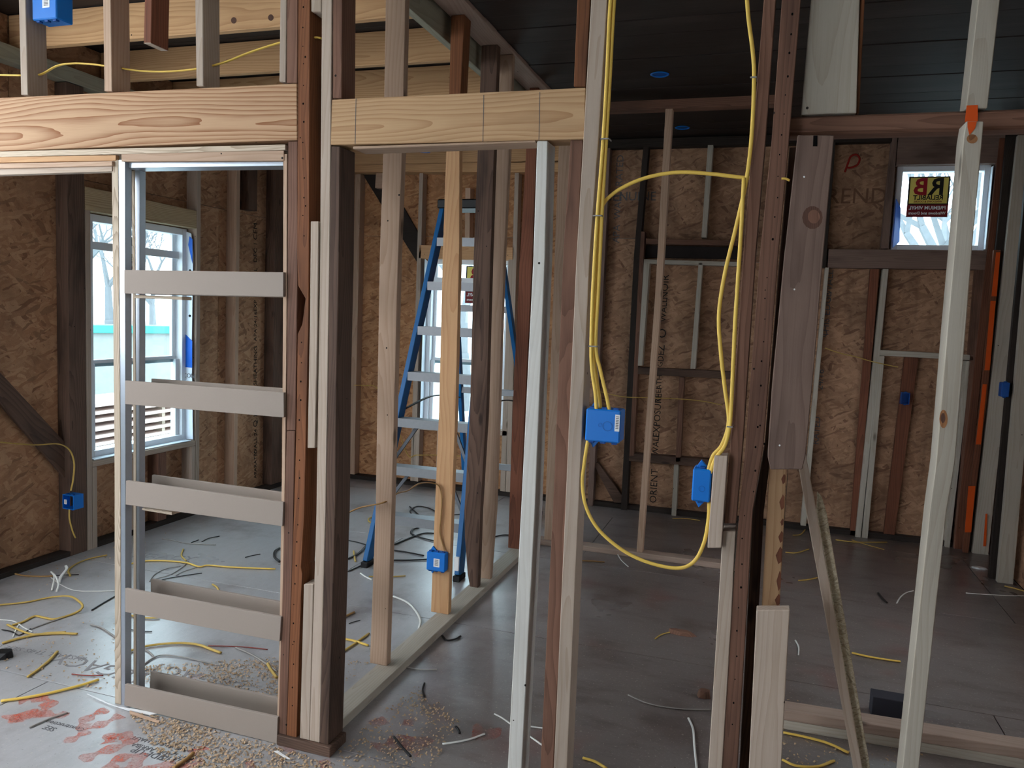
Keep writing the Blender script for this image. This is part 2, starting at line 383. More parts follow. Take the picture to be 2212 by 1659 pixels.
def floor_mat():
    t = NT('subfloor'); g = t.n('ShaderNodeNewGeometry'); pos = g.outputs['Position']
    f1 = t.noise(pos, 1.1, 4.0, 0.6); f2 = t.noise(t.map(pos, (26, 9, 1), (0, 0, 0.5)), 1.0, 4.0, 0.65); f3 = t.noise(pos, 90.0, 3.0, 0.7)
    col = t.mix(f2.outputs['Fac'], lin((176, 176, 180)), lin((154, 152, 152)))
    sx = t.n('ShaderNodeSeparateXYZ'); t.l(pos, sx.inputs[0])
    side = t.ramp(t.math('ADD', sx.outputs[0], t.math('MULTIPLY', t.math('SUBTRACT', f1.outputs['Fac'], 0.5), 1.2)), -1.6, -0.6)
    dirt_and_shade = t.mix(f1.outputs['Fac'], lin((122, 112, 109)), lin((88, 76, 72)))  # dirt tone, darkened further so the dim room's shade is in the colour
    col = t.mix(t.math('MULTIPLY', side, 0.85), col, dirt_and_shade)
    st = t.noise(pos, 2.3, 4.0, 0.6)
    col = t.mix(t.math('MULTIPLY', t.ramp(st.outputs['Fac'], 0.50, 0.72), 0.6), col, lin((84, 70, 64)))
    s2 = t.noise(t.map(pos, (3.0, 9.0, 1), (0, 0, 0.2)), 1.0, 4.0, 0.65)
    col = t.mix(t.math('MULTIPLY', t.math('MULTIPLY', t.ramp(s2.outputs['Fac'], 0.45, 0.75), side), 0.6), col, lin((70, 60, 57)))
    rd = t.noise(t.map(pos, (1, 1, 1), (0, 0, 0), (5, 3, 0)), 1.7, 3.0, 0.6)
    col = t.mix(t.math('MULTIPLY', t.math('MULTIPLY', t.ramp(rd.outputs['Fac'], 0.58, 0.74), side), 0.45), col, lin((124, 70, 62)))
    col = t.mix(t.math('MULTIPLY', t.ramp(f3.outputs['Fac'], 0.6, 0.75), 0.55), col, lin((70, 60, 54)))
    col = t.mix(t.math('MULTIPLY', t.ramp(f3.outputs['Fac'], 0.40, 0.30), 0.5), col, lin((206, 196, 184)))
    return t.done(col, t.math('ADD', t.math('MULTIPLY', f1.outputs['Fac'], 0.3), 0.16), f3.outputs['Fac'], 0.15, 0.7)
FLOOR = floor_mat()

# ------------------------------------------------------------------ the setting: shell of the house
XL, XR, YB, YF = -3.98, 1.60, 6.39, -2.6     # faces of the sheathing
ZC = 3.04      # sheathing over the left room
ZR = 2.975     # plank ceiling over the dim rooms
ground = tag(box('ground', -60, 60, -60, 60, -0.75, -0.6, GROUNDM, 'z', None, 0), kind='structure')
floor = tag(box('floor', XL-0.1, XR+0.1, YF, YB+0.1, -0.2, -0.006, HOLE, 'z', None, 0), kind='structure')
fy = [-2.525, -1.305, -0.085, 1.135, 2.355, 3.575, 4.795, 6.015, YB]
for i in range(len(fy)-1):
    off = {6: 1.38, 5: 0.16, 4: 0.985, 3: 0.985-1.22}.get(i, 0.4 if i % 2 else -0.8)
    xs = sorted(x for x in [XL, XR] + [off+2.44*k for k in range(-3, 3)] if XL <= x <= XR)
    for a, b in zip(xs[:-1], xs[1:]):
        if b-a < 0.05: continue
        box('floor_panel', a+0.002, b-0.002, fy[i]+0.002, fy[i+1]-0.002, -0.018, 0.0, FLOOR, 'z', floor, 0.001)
ceiling = tag(box('ceiling', XL-0.1, XR+0.1, YF, YB+0.1, ZC+0.02, ZC+0.14, BLACKW, 'x', None, 0), kind='structure')
box('bounce_sheet', XL-0.05, XR+0.05, YF, 2.19, ZR, ZR+0.015, plain('white_bounce', (226, 224, 220), 0.9, 0.1), 'x', ceiling, 0)  # unseen white sheet, added to bounce daylight into the rooms
y = 2.2; k = 0
while y < YB:
    wdt = 0.185 + 0.012*math.sin(k*2.3)
    box('ceiling_plank', -1.398, XR+0.05, y+0.002, min(y+wdt, YB)-0.002, ZR+0.002*math.sin(k*4.1), ZR+0.022, PLANK, 'x', ceiling, 0.0015)
    box('ceiling_plank', XL-0.05, -1.402, y+0.002, min(y+wdt, YB)-0.002, ZC+0.002, ZC+0.018, PLANK, 'x', ceiling, 0.0015)
    y += wdt; k += 1
# left wall, window one: y 3.80..4.64, z .55..2.06
W1 = (3.79, 4.655, 0.55, 2.06)
wall_left = tag(multibox('wall_left', [(XL-0.06, XL-0.014, YF, 0.0, -0.2, ZC+0.1), (XL-0.06, XL-0.014, 0.0, 2.8, 2.9, ZC+0.1), (XL-0.06, XL-0.014, 0.0, 2.8, -0.2, 1.4), (XL-0.06, XL-0.014, 2.8, W1[0], -0.2, ZC+0.1),  # unseen gap before window one, shaped to let more daylight into the left room
    (XL-0.06, XL-0.014, W1[1], YB+0.08, -0.2, ZC+0.1), (XL-0.06, XL-0.014, W1[0], W1[1], -0.2, W1[2]), (XL-0.06, XL-0.014, W1[0], W1[1], W1[3], ZC+0.1)], SIDING), kind='structure')
def osb_on_x(x, y0, y1, z0, z1, parent, mat, t=0.011):
    return box('osb_panel', x-t, x, y0+0.0015, y1-0.0015, z0+0.0015, z1-0.0015, mat, 'z', parent, 0.0008)
def opanel(x, y0, y1, z0, z1, parent, mat):
    # box() extrudes along Y; a panel on a side wall needs its grain plane across Y and Z
    loop = [(x, y0+0.0015, z0+0.0015), (x, y1-0.0015, z0+0.0015), (x, y1-0.0015, z1-0.0015), (x, y0+0.0015, z1-0.0015)]
    return prism('osb_panel', loop, (-0.012 if x < 0 else 0.012, 0, 0), mat, 'z', parent, 0.0008)
ZS = 2.256
for a, b, z0, z1 in ((2.8, W1[0], 0, ZS), (W1[0], W1[1], 0, W1[2]), (W1[0], W1[1], W1[3], ZS), (W1[1], 5.02, 0, ZS), (5.02, YB, 0, ZS),
                     (2.8, 3.3, ZS, ZC), (3.3, 5.3, ZS, ZC), (5.3, YB, ZS, ZC)):
    opanel(XL, a, b, z0, z1, wall_left, OSB_L)
XI = -3.89      # inner face of the left wall's studs
def lstud(y0, y1, mat, z0=0.04, z1=2.77, x1=XI, parent=None):
    return box('stud', XL, x1, y0, y1, z0, z1, mat, 'z', parent or wall_left, 0.002)
lstud(3.588, 3.708, DARK, 0.0); lstud(2.95, 3.05, DARK); lstud(3.712, 3.750, PINE_W, 0.0, 2.07); lstud(3.752, 3.788, PINE_W, 0.0, 0.512)
lstud(4.672, 4.712, PINE_W); lstud(4.63, 4.668, PINE_W, 0.04, 0.512); lstud(5.106, 5.148, PINE_P); lstud(5.60, 5.74, DARK); lstud(5.26, 5.36, DARK, 2.28); lstud(4.30, 4.38, BROWN, 0.04, 0.512)
lstud(4.0, 4.10, DARK, 2.21); lstud(6.28, YB-0.002, DARK); lstud(4.06, 4.10, PINE_W, 0.04, 0.512)
prism('window_header', [(XI, 3.712, 2.066), (XI, 4.67, 2.066), (XI, 4.67, 2.19), (XI, 3.712, 2.205)], (-0.085, 0, 0), wood('weathered_header', (196, 176, 142), (150, 126, 94), 0.9, 18, 0.3, 0.3, 0.4, (110, 92, 70)), 'y', wall_left)
prism('sill_plate', [(XI, 3.752, 0.514), (XI, 4.668, 0.514), (XI, 4.668, 0.550), (XI, 3.752, 0.550)], (-0.085, 0, 0), PINE_W, 'y', wall_left)
prism('brace', [SX(-70, 728, -3.93), SX(157, 973, -3.93), SX(150, 1043, -3.93), SX(-70, 792, -3.93)], (-0.02, 0, 0), DARK, SX(157, 973, -3.93)-SX(0, 802, -3.93), wall_left)
prism('sole_plate', [(XI, 2.82, 0), (XI, 3.586, 0), (XI, 3.586, 0.03), (XI, 2.82, 0.03)], (-0.08, 0, 0), BLACKW, 'y', wall_left)
prism('sole_plate', [(XI, 3.79, 0), (XI, 6.27, 0), (XI, 6.27, 0.036), (XI, 3.79, 0.036)], (-0.08, 0, 0), BLACKW, 'y', wall_left)
prism('top_plate', [(XI, 2.82, 2.775), (XI, YB-0.01, 2.775), (XI, YB-0.01, 2.86), (XI, 2.82, 2.86)], (-0.085, 0, 0), GREEN, 'y', wall_left)

# back wall; window two x -2.87..-2.09 z .56...2.0, window three x .81..1.41 z 2.13..2.735
YS = 6.30
W2 = (-2.87, -2.08, 0.545, 2.01); W3 = (0.812, 1.412, 2.135, 2.735)
bw = []
for x0, x1, holes in ((XL-0.06, -1.45, [W2]), (-1.45, XR+0.06, [W3])):
    h = holes[0]
    bw += [(x0, h[0], YB+0.013, YB+0.06, -0.2, ZC+0.1), (h[1], x1, YB+0.013, YB+0.06, -0.2, ZC+0.1), (h[0], h[1], YB+0.013, YB+0.06, -0.2, h[2]), (h[0], h[1], YB+0.013, YB+0.06, h[3], ZC+0.1)]
wall_back = tag(multibox('wall_back', bw, SIDING), kind='structure')
def bpanel(x0, x1, z0, z1, mat):
    loop = [(x0+0.0015, YB, z0+0.0015), (x1-0.0015, YB, z0+0.0015), (x1-0.0015, YB, z1-0.0015), (x0+0.0015, YB, z1-0.0015)]
    return prism('osb_panel', loop, (0, 0.012, 0), mat, 'z', wall_back, 0.0008)
for x0, x1, z0, z1, mt in ((XL, W2[0], 0, 2.2, OSB_B), (W2[0], W2[1], 0, W2[2], OSB_B), (W2[1], -1.45, 0, 2.2, OSB_B), (W2[0], W2[1], W2[3], 2.2, OSB_B), (XL, -1.45, 2.2, ZC, OSB_B),
    (-1.45, -1.0, 0, 2.2, OSB_D), (-1.0, 0.22, 0, 2.03, OSB_D), (-1.0, 0.22, 2.03, ZC, OSB_D), (-1.45, -1.0, 2.2, ZC, OSB_D), (0.22, W3[0], 0, W3[2], OSB_D), (W3[0], XR, 0, W3[2], OSB_D),
    (0.22, W3[0], W3[2], ZC, OSB_D), (W3[0], W3[1], W3[3], ZC, OSB_D), (W3[1], XR, W3[2], ZC, OSB_D)):
    bpanel(x0, x1, z0, z1, mt)
def bs(rows, mat, z0=None, z1=None, name='stud', Y=YS, d=0.088):
    return board(name, Y, rows, d, mat, z0, z1, wall_back)
def bh(pts, mat, name, Y=YS, d=0.088): return slab(name, Y, pts, d, mat, 'x', wall_back)
# left bay (behind the ladder)
bs([(767, 779, 373), (755, 766, 990)], PINE_P, 0.04, 2.73); bs([(906, 914, 372), (886, 897, 1040)], PINE_W, 0.04, 2.73)
bs([(893, 907, 915), (890, 903, 1040)], PINE_W, 0.04, 0.545); bs([(1005, 1016, 406), (1004, 1014, 530)], PINE_P); bs([(1112, 1121, 370), (1092, 1102, 1060)], PINE_W, 0.04, 2.73)
bs([(1098, 1109, 560), (1080, 1091, 1060)], PINE_W, 0.04, 2.01); bs([(944, 954, 940), (941, 950, 1040)], PINE_P, 0.04, 0.545); bs([(1030, 1040, 940), (1027, 1037, 1050)], PINE_W, 0.04, 0.545)
bh([(905, 529), (1110, 534), (1109, 562), (904, 558)], PINE_O, 'window_header'); bh([(905, 917), (1095, 931), (1095, 942), (904, 928)], PINE_W, 'sill_plate')
bh([(690, 353), (1240, 350), (1240, 371), (690, 372)], JOIST, 'top_plate', 6.25, 0.13); bh([(812, 373), (828, 373), (826, 406), (810, 406)], PINE_P, 'block')
bh([(778, 368), (826, 368), (912, 518), (912, 585)], BLACKW, 'brace', 6.37, 0.018)
box('sole_plate', XL, -1.5, YS, YB, 0.0, 0.036, BLACKW, 'x', wall_back)
# right bays
bs([(1305, 1318, 325), (1269, 1281, 1079)], GREYBR, 0.0, 2.90); bh([(1280, 1000), (1292, 1000), (1345, 1072), (1342, 1086), (1326, 1086)], DARK, 'brace', 6.33, 0.05)
bs([(1389, 1401, 322), (1369, 1381, 555), (1342, 1355, 1082)], BLACKW, 0.0, 2.90); bs([(1384, 1393, 500), (1359, 1369, 985)], BROWN)
bs([(1391, 1404, 561), (1377, 1387, 790)], PINE_G); bs([(1509, 1518, 567), (1491, 1502, 797)], PINE_G)
bh([(1391, 560), (1597, 566), (1597, 575), (1391, 569)], PINE_G, 'lintel'); bh([(1374, 793), (1578, 803), (1577, 819), (1373, 808)], DARK, 'rail')
bs([(1467, 1478, 815), (1459, 1470, 998)], BROWN); bh([(1357, 979), (1536, 993), (1535, 1010), (1356, 996)], DARK, 'rail')
bs([(1456, 1466, 1003), (1451, 1461, 1100)], PINE_G, 0.0); bh([(1395, 515), (1600, 520), (1600, 531), (1395, 527)], BROWN, 'ledger'); bh([(1396, 530), (1598, 534), (1598, 560), (1395, 556)], FELT, 'felt_strip', 6.36, 0.028)
bs([(1529, 1541, 313), (1515, 1526, 513)], PINE_G)
bs([(1783, 1791, 578), (1729, 1741, 1137)], PINE_G, 0.04); bs([(1907, 1920, 581), (1848, 1860, 1154)], PINE_G, 0.0); bs([(1899, 1911, 769), (1862, 1875, 1156)], PINE_G, 0.0)
bs([(2087, 2098, 780), (2041, 2052, 1181)], PINE_G, 0.0); bh([(1901, 756), (2103, 767), (2103, 779), (1900, 768)], PINE_G, 'lintel')
bh([(1790, 538), (2142, 541), (2141, 583), (1788, 578)], GREYBR, 'sill_plate'); bh([(1941, 296), (2172, 291), (2170, 352), (1936, 356)], GREYBR, 'window_header')
bs([(1928, 1939, 296), (1903, 1920, 537)], GREYBR); bs([(2153, 2172, 352), (2130, 2150, 540)], GREYBR)
bs([(1786, 1806, 296), (1762, 1784, 577)], BLACKW, None, 2.9); bs([(2110, 2128, 583), (2060, 2078, 1182)], BROWN, 0.0); bs([(1955, 1985, 770), (1908, 1932, 1162)], REDDK, 0.0, None, Y=6.34, d=0.045)
bs([(1880, 1900, 581), (1836, 1850, 1154)], REDDK, 0.0, None, Y=6.33, d=0.05)
box('sole_plate', -1.4, XR, 6.33, YB, 0.0, 0.04, BLACKW, 'x', wall_back)
box('top_plate', -1.38, XR, 6.305, YB, 2.90, ZR-0.006, BLACKW, 'x', wall_back)

# right wall
wall_right = tag(multibox('wall_right', [(XR+0.013, XR+0.06, YF, 3.6, -0.2, ZC+0.1), (XR+0.013, XR+0.06, 4.3, YB+0.06, -0.2, ZC+0.1), (XR+0.013, XR+0.06, 3.6, 4.3, -0.2, 0.9), (XR+0.013, XR+0.06, 3.6, 4.3, 1.6, ZC+0.1)], SIDING), kind='structure')
for a, b, z0, z1 in ((1.5, 3.6, 0, ZC), (3.6, 4.3, 0, 0.9), (3.6, 4.3, 1.6, ZC), (4.3, YB, 0, ZC)): opanel(XR, a, b, z0, z1, wall_right, OSB_D)
def rstud(rows, Y, mat, z0=0.0, z1=2.9, d=0.04): return board('stud', Y, rows, d, mat, z0, z1, wall_right)
rstud([(2170, 2203, 555), (2101, 2136, 1189)], 6.22, PINE_G); rstud([(2212, 2246, 600), (2154, 2189, 1259)], 5.55, PINE_G)
rstud([(2174, 2205, 300), (2128, 2156, 770), (2086, 2112, 1185)], 6.26, BLACKW); rstud([(2220, 2246, 350), (2136, 2154, 1255)], 5.62, BLACKW)
rstud([(2126, 2142, 600), (2062, 2082, 1180)], 6.295, REDDK)
p = board('stud', 6.21, [(2147, 2162, 540), (2119, 2133, 860), (2080, 2093, 1185)], 0.03, REDDK, 0.0, None, wall_right)
for rows in ([(2152, 2161, 545), (2142, 2153, 640)], [(2140, 2151, 650), (2127, 2138, 800)], [(2123, 2132, 830), (2108, 2119, 960)], [(2092, 2107, 1050), (2084, 2098, 1150)], [(2129, 2133, 1110), (2124, 2130, 1180)]):
    board('paint_mark', 6.205, rows, 0.004, SPRAY_SOLID, None, None, wall_right, 0)

light_block_front = tag(multibox('light_block_front', [(-2.3, XR+0.06, YF-0.05, YF, -0.2, ZC+0.1), (XL-0.06, -2.3, YF-0.05, YF, 2.3, ZC+0.1)], SIDING), kind='structure')  # unseen wall, added and sized to cut daylight from behind the camera
# ------------------------------------------------------------------ windows
def sticker(parent, P, ux, uz, out, s, hide=True):
    """Yellow maker's sticker, printed to be read from outside; s = its width."""
    h = s*1.02
    def q(name, u0, u1, v0, v1, lift, mat):
        o = Vector(P)+Vector(out)*lift; ux_, uz_ = Vector(ux), Vector(uz)
        loop = [o+ux_*u0*s+uz_*v0*s, o+ux_*u1*s+uz_*v0*s, o+ux_*u1*s+uz_*v1*s, o+ux_*u0*s+uz_*v1*s]
        return prism(name, loop, Vector(out)*0.0006, mat, Vector(uz), parent, 0)
    q('sticker', -0.5, 0.5, -0.55, -0.22, 0, STK_M); q('sticker', -0.5, 0.5, -0.22, 0.52, 0, PRINT); q('sticker', -0.46, 0.46, -0.19, 0.49, 0.001, STK_Y)
    def tx(body, size, u, v, mat):
        W = axes_W(ux, uz, Vector(P)+Vector(out)*0.0022+Vector(ux)*u*s+Vector(uz)*v*s)
        text('lettering', body, size*s, W, mat, parent, True, bold=0.025)
    tx('R', 0.62, 0.19, 0.23, PRINT); tx('B', 0.62, -0.19, 0.23, STK_R); tx('RELIABILT', 0.165, 0, -0.04, PRINT); tx('WINDOWS & DOORS', 0.07, 0, -0.145, STK_M)
    tx('PREMIUM VINYL', 0.125, 0, -0.31, WHITE); tx('Windows and Doors', 0.105, 0, -0.45, WHITE)

def hung_window(name, u0, u1, z0, z1, P, ux, out, label, rail_zs, lower_z):
    """A vinyl double-hung unit in an opening; u runs along the wall, out points outdoors."""
    win = empty(name, P(u0*0.5+u1*0.5, z0, 0.03), None, None, None, 'structure')
    def bar(nm, ua, ub, za, zb, d0, d1, mat, bev=0.002, par=None):
        a, b = P(ua, za, d0), P(ub, zb, d1)
        loop = [P(ua, za, d0), P(ub, za, d0), P(ub, zb, d0), P(ua, zb, d0)]
        return prism(nm, loop, Vector(out)*(d1-d0), mat, 'z' if (zb-za) > (ub-ua) else Vector(ux), par or win, bev)
    f = 0.045
    fr = bar('window_frame', u0, u0+f, z0, z1, 0.02, 0.12, VINYL); bar('window_frame', u1-f, u1, z0, z1, 0.02, 0.12, VINYL)
    bar('window_frame', u0+f, u1-f, z1-f, z1, 0.02, 0.12, VINYL); bar('window_frame', u0+f, u1-f, z0, z0+f, 0.02, 0.12, VINYL)
    for rz, th, d in rail_zs: bar('sash_rail', u0+f, u1-f, rz-th/2, rz+th/2, 0.05+d, 0.075+d, VINYL)
    for uu in (u0+f, u1-f-0.035): bar('sash_stile', uu, uu+0.035, z0+f, lower_z, 0.045, 0.075, VINYL); bar('sash_stile', uu, uu+0.03, lower_z, z1-f, 0.076, 0.1, VINYL)
    bar('pane', u0+f, u1-f, z0+f, lower_z, 0.058, 0.062, GLASS, 0); bar('pane', u0+f, u1-f, lower_z, z1-f, 0.086, 0.09, GLASS, 0)
    return win, bar
P1 = lambda u, z, d: Vector((XL+0.04-d, u, z))
win1, bar1 = hung_window('window_1', W1[0], W1[1], W1[2], W1[3], P1, (0, 1, 0), (-1, 0, 0), '', [(1.873, 0.05, 0.0), (1.14, 0.045, 0.02)], 1.14)
# white house wrap folded round the far jamb and over the sill, with its blue print
prism('flashing', [(XL, W1[1]-0.003, 0.56), (XI-0.006, W1[1]-0.003, 0.56), (XI-0.02, W1[1]-0.003, 1.2), (XI-0.012, W1[1]-0.003, 1.9), (XI-0.03, W1[1]-0.003, 2.03), (XL, W1[1]-0.003, 2.05)], (0, -0.004, 0), WRAP, 'z', win1, 0)
prism('flashing', [(XL, W1[1]-0.009, 1.08), (XI-0.012, W1[1]-0.009, 1.08), (XI-0.012, W1[1]-0.009, 1.27), (XL, W1[1]-0.009, 1.33)], (0, -0.002, 0), WRAP_BLUE, 'z', win1, 0)
prism('flashing', [(XL+0.04, W1[1]-0.009, 1.95), (XI-0.014, W1[1]-0.009, 1.82), (XI-0.014, W1[1]-0.009, 1.99), (XL+0.05, W1[1]-0.009, 2.01)], (0, -0.002, 0), WRAP_BLUE, 'z', win1, 0)
prism('flashing', [(XL, W1[0]+0.02, 0.552), (XI-0.004, W1[0]-0.02, 0.552), (XI-0.012, 4.2, 0.552), (XI-0.002, W1[1]-0.03, 0.552), (XL, W1[1]-0.01, 0.552)], (0, 0, 0.006), WRAP, 'y', win1, 0)
text('lettering', 'CON', 0.045, axes_W((0.98, 0, 0), (0, 0, 1), ((XL+XI)/2+0.005, W1[1]-0.010, 1.02)), PRINT_F, win1)
for zz in (1.77, 1.45): tube('fastener', [(XL+0.055, W1[1]-0.008, zz), (XL+0.055, W1[1]-0.012, zz)], 0.009, BLACK, win1, sides=10)
sticker(win1, (XL-0.055, 4.19, 1.845), (0, 1, 0), (0, 0, 1), (1, 0, 0), 0.22)
P2 = lambda u, z, d: Vector((u, YB-0.03+d, z))
win2, bar2 = hung_window('window_2', W2[0], W2[1], W2[2], W2[3], P2, (1, 0, 0), (0, 1, 0), '', [(1.83, 0.04, 0), (1.12, 0.05, 0.02)], 1.12)
prism('flashing', [(W2[0]+0.002, 6.31, 0.56), (W2[0]+0.002, YB, 0.56), (W2[0]+0.002, YB, 1.98), (W2[0]+0.002, 6.31, 2.0)], (0.004, 0, 0), WRAP, 'z', win2, 0)
prism('flashing', [(W2[0], 6.302, 0.547), (W2[1], 6.302, 0.547), (W2[1], YB, 0.547), (W2[0], YB, 0.547)], (0, 0, 0.006), WRAP, 'x', win2, 0)
sticker(win2, (-2.38, YB+0.05, 1.80), (1, 0, 0), (0, 0, 1), (0, -1, 0), 0.30)
win3 = empty('window_3', ((W3[0]+W3[1])/2, YB, W3[2]), None, None, None, 'structure')
for a, b, c, d in ((W3[0], W3[0]+0.04, W3[2], W3[3]), (W3[1]-0.04, W3[1], W3[2], W3[3]), (W3[0]+0.04, W3[1]-0.04, W3[2], W3[2]+0.04), (W3[0]+0.04, W3[1]-0.04, W3[3]-0.04, W3[3])):
    box('window_frame', a, b, YB-0.02, YB+0.06, c, d, VINYL, 'z' if d-c > 0.1 else 'x', win3)
box('pane', W3[0]+0.03, W3[1]-0.03, YB+0.02, YB+0.024, W3[2]+0.03, W3[3]-0.03, GLASS, 'z', win3, 0)
prism('flashing', [(W3[0]+0.002, 6.305, W3[2]+0.01), (W3[0]+0.05, YB-0.025, W3[2]+0.06), (W3[0]+0.04, YB-0.025, W3[2]+0.3), (W3[0]+0.002, 6.33, W3[2]+0.36)], (0.004, 0, 0), WRAP_BLUE, 'z', win3, 0)
prism('flashing', [(W3[1]-0.006, 6.305, W3[2]+0.01), (W3[1]-0.006, YB-0.02, W3[2]+0.01), (W3[1]-0.006, YB-0.02, W3[3]-0.02), (W3[1]-0.006, 6.305, W3[3]-0.02)], (0.004, 0, 0), WRAP, 'z', win3, 0)
sticker(win3, S(2005, 424, YB), (1, 0, 0), (0, 0, 1), (0, -1, 0), 0.268)

# printing on the sheathing
def vtext(body, px, py_, size, X=None, Y=None, mat=PRINT, down=False, parent=None):
    if X is not None: o, ux = SX(px, py_, X), Vector((0, 1, 0))
    else: o, ux = S(px, py_, Y), Vector((1, 0, 0))
    x = Vector((0, 0, -1)) if down else Vector((0, 0, 1)); y = ux if down else -ux
    return text('lettering', body, size, axes_W(x, y, o), mat, parent)
for body, yy, sz in (('APA', 1022, 0.05), ('RATED', 990, 0.05), ('WALL 24', 955, 0.055), ('Q.1', 908, 0.075), ('1001', 845, 0.05), ('SHEATHING', 790, 0.06), ('APA 24/16', 705, 0.055), ('EXP 1', 655, 0.055), ('WALL', 600, 0.06), ('DEC 1', 545, 0.06), ('CEM', 500, 0.07)):
    vtext(body, 552, yy, sz, X=XL+0.002, parent=wall_left)
for body, xx, yy, sz in (('ORIENT', 1413, 1050, 0.08), ('WALL', 1417, 960, 0.07), ('EXPOSURE 1', 1421, 890, 0.075), ('SHEATHING', 1424, 825, 0.06), ('DE', 1428, 770, 0.07), ('Z', 1429, 752, 0.08), ('O', 1431, 720, 0.10), ('WALL', 1434, 670, 0.07), ('NOIR', 1437, 620, 0.08)):
    vtext(body, xx, yy, sz, Y=YB-0.001, parent=wall_back)
for body, xx, yy, sz in (('WALL', 1792, 610, 0.07), ('THIS EDGE', 1786, 680, 0.07), ('O', 1780, 720, 0.08), ('24/16', 1772, 820, 0.07), ('RATED', 1764, 930, 0.07)):
    vtext(body, xx, yy, sz, Y=YB-0.001, mat=PRINT_F, parent=wall_back)
text('lettering', 'REND', 0.16, axes_W((1, 0, 0), (0, 0, 1), S(1850, 425, YB-0.001)), plain('dim_print', (118, 88, 70), 0.8, 0.1), wall_back)
tube('marker_scribble', [S(x, y, YB-0.002) for x, y in ((1825, 372), (1832, 352), (1838, 338), (1850, 334), (1857, 343), (1852, 356), (1838, 362), (1830, 362))], 0.007, RED_PAINT, wall_back, 0.2)
vtext('APA  WALL  RATED', 1336, 430, 0.08, Y=YB-0.001, mat=PRINT_F, parent=wall_back)
text('lettering', 'GENUINE', 0.10, axes_W((1, 0, 0), (0, 0, 1), S(1360, 425, YB-0.001)), PRINT_F, wall_back)

def knot(parent, Y, x, y, rx, ry, mat=KNOT, name='knot'):
    n = 14; return prism(name, [S(x+rx*math.cos(2*math.pi*k/n), y+ry*math.sin(2*math.pi*k/n), Y) for k in range(n)], (0, -0.0004, 0), mat, 'z', parent, 0)
# ------------------------------------------------------------------ framing: left room ceiling
JG = 'new joists over the room with the ladder'
jy = [(3.30, 'honey coloured joist nearest the cut old timber stub'), (3.91, 'honey coloured joist second behind the cut stub'), (4.52, 'honey coloured joist third row back over the ladder room'),
      (5.13, 'honey coloured joist fourth row back over the ladder room'), (5.60, 'honey coloured joist over the ladder top'), (5.95, 'honey coloured joist last before the one on the rear plate'), (6.19, 'knotty joist resting on the plate above the ladder window')]
for i, (yy, lb) in enumerate(jy):
    zb = 2.862 if i < 6 else 2.792
    o = box('joist', XL+0.01, -1.602, yy, yy+0.04, zb, 3.036 if i < 6 else 2.98, JOIST, 'x'); tag(o, lb, 'joist', JG)
for x_, y_, j_ in ((505, 44, 'joist'), (585, 38, 'joist')): knot(bpy.data.objects[j_], 3.2998, x_, y_, 6, 7, KNOT)
# the treated beams running away from the viewer
o = prism('ceiling_beam', [(-1.60, 2.42, 2.852), (-1.56, 2.42, 2.852), (-1.56, 2.42, 3.036), (-1.60, 2.42, 3.036)], (0, 3.7, 0), GREEN, 'y'); tag(o, 'greenish treated beam carrying the joist ends behind the partition studs', 'beam')
o = prism('ceiling_beam', [(-1.54, 2.42, 2.957), (-1.40, 2.42, 2.957), (-1.40, 2.42, 3.03), (-1.54, 2.42, 3.03)], (0, 3.9, 0), GREYPK, 'y'); tag(o, 'pinkish grey top plate of the partition against the black plank ceiling', 'beam')

# ------------------------------------------------------------------ framing: front partition
Y0 = 2.31
def st(label, rows, depth, mat, z0=None, z1=None, Y=Y0, cat='stud', name='stud', group=None):
    return tag(board(name, Y, rows, depth, mat, z0, z1), label, cat, group)
TOPZ = 2.965
o = slab('header_beam', Y0, [(-420, 232), (641, 180), (642, 302), (-420, 342)], 0.088, HEADER); tag(o, 'pale pine header with bold wavy grain over the pocket door frame', 'header')
o = slab('header_beam', Y0, [(717, 215), (1265, 189), (1262, 300), (714, 313)], 0.088, HEADER2); tag(o, 'streaky yellow pine header across the open doorway beside the pocket frame', 'header')
for xx, ya, yb_ in ((769, 213, 311), (1045, 205, 306), (1166, 199, 303)): slab('pencil_line', Y0-0.0004, [(xx-0.6, ya), (xx+0.6, ya), (xx-1.4, yb_), (xx-2.6, yb_)], 0.0004, PRINT_F, 'z', o, 0)
# jamb at the frame's outer edge
st('pale jamb stud cut off by the picture edge beside the pocket opening', [(-64, -50, 700), (-56, -42, 1415)], 0.088, PINE_W, 0.0, 2.09, 2.37)
CG = 'short studs over the header of the pocket door'
st('short pale stud carrying the large blue box above the header', [(40, 55, 0), (45, 60, 205)], 0.088, PINE_W, None, 2.70, group=CG)
st('short pale stud with ragged edge beside the cut dark stub', [(222, 239, 0), (225, 242, 197)], 0.088, PINE_P, None, 2.70, group=CG)
st('short pale stud with the yellow cable leaving upward from its hole', [(421, 438, 0), (424, 439, 186)], 0.088, PINE_W, None, TOPZ, group=CG)
st('thin pale stud at the end of the header beside the dark stud', [(605, 619, 0), (603, 617, 177)], 0.088, PINE_W, None, TOPZ, group=CG)
st('sawn off dark old timber stub hanging above the header', [(312, 328, 0), (310, 326, 92)], 0.085, REDDK, None, 2.90, Y0-0.01, 'stub', 'timber_stub')
o = bpy.data.objects['timber_stub']; ct = board('cut_end', Y0-0.009, [(310.5, 325.5, 92.3), (310.5, 325.5, 93.5)], 0.083, PINE_W, None, None, o, 0); ct['label'] = 'pale sawn end'
st('dark brown stud between header end and nail pocked post', [(620, 643, 0), (619, 642, 179)], 0.088, BROWN, None, TOPZ)
o = board('stud', Y0+0.005, [(622, 643, 305), (621, 643, 560), (619, 638, 930)], 0.085, BROWN); tag(o, 'brown stud from header down to its break beside the pocket frame', 'stud')
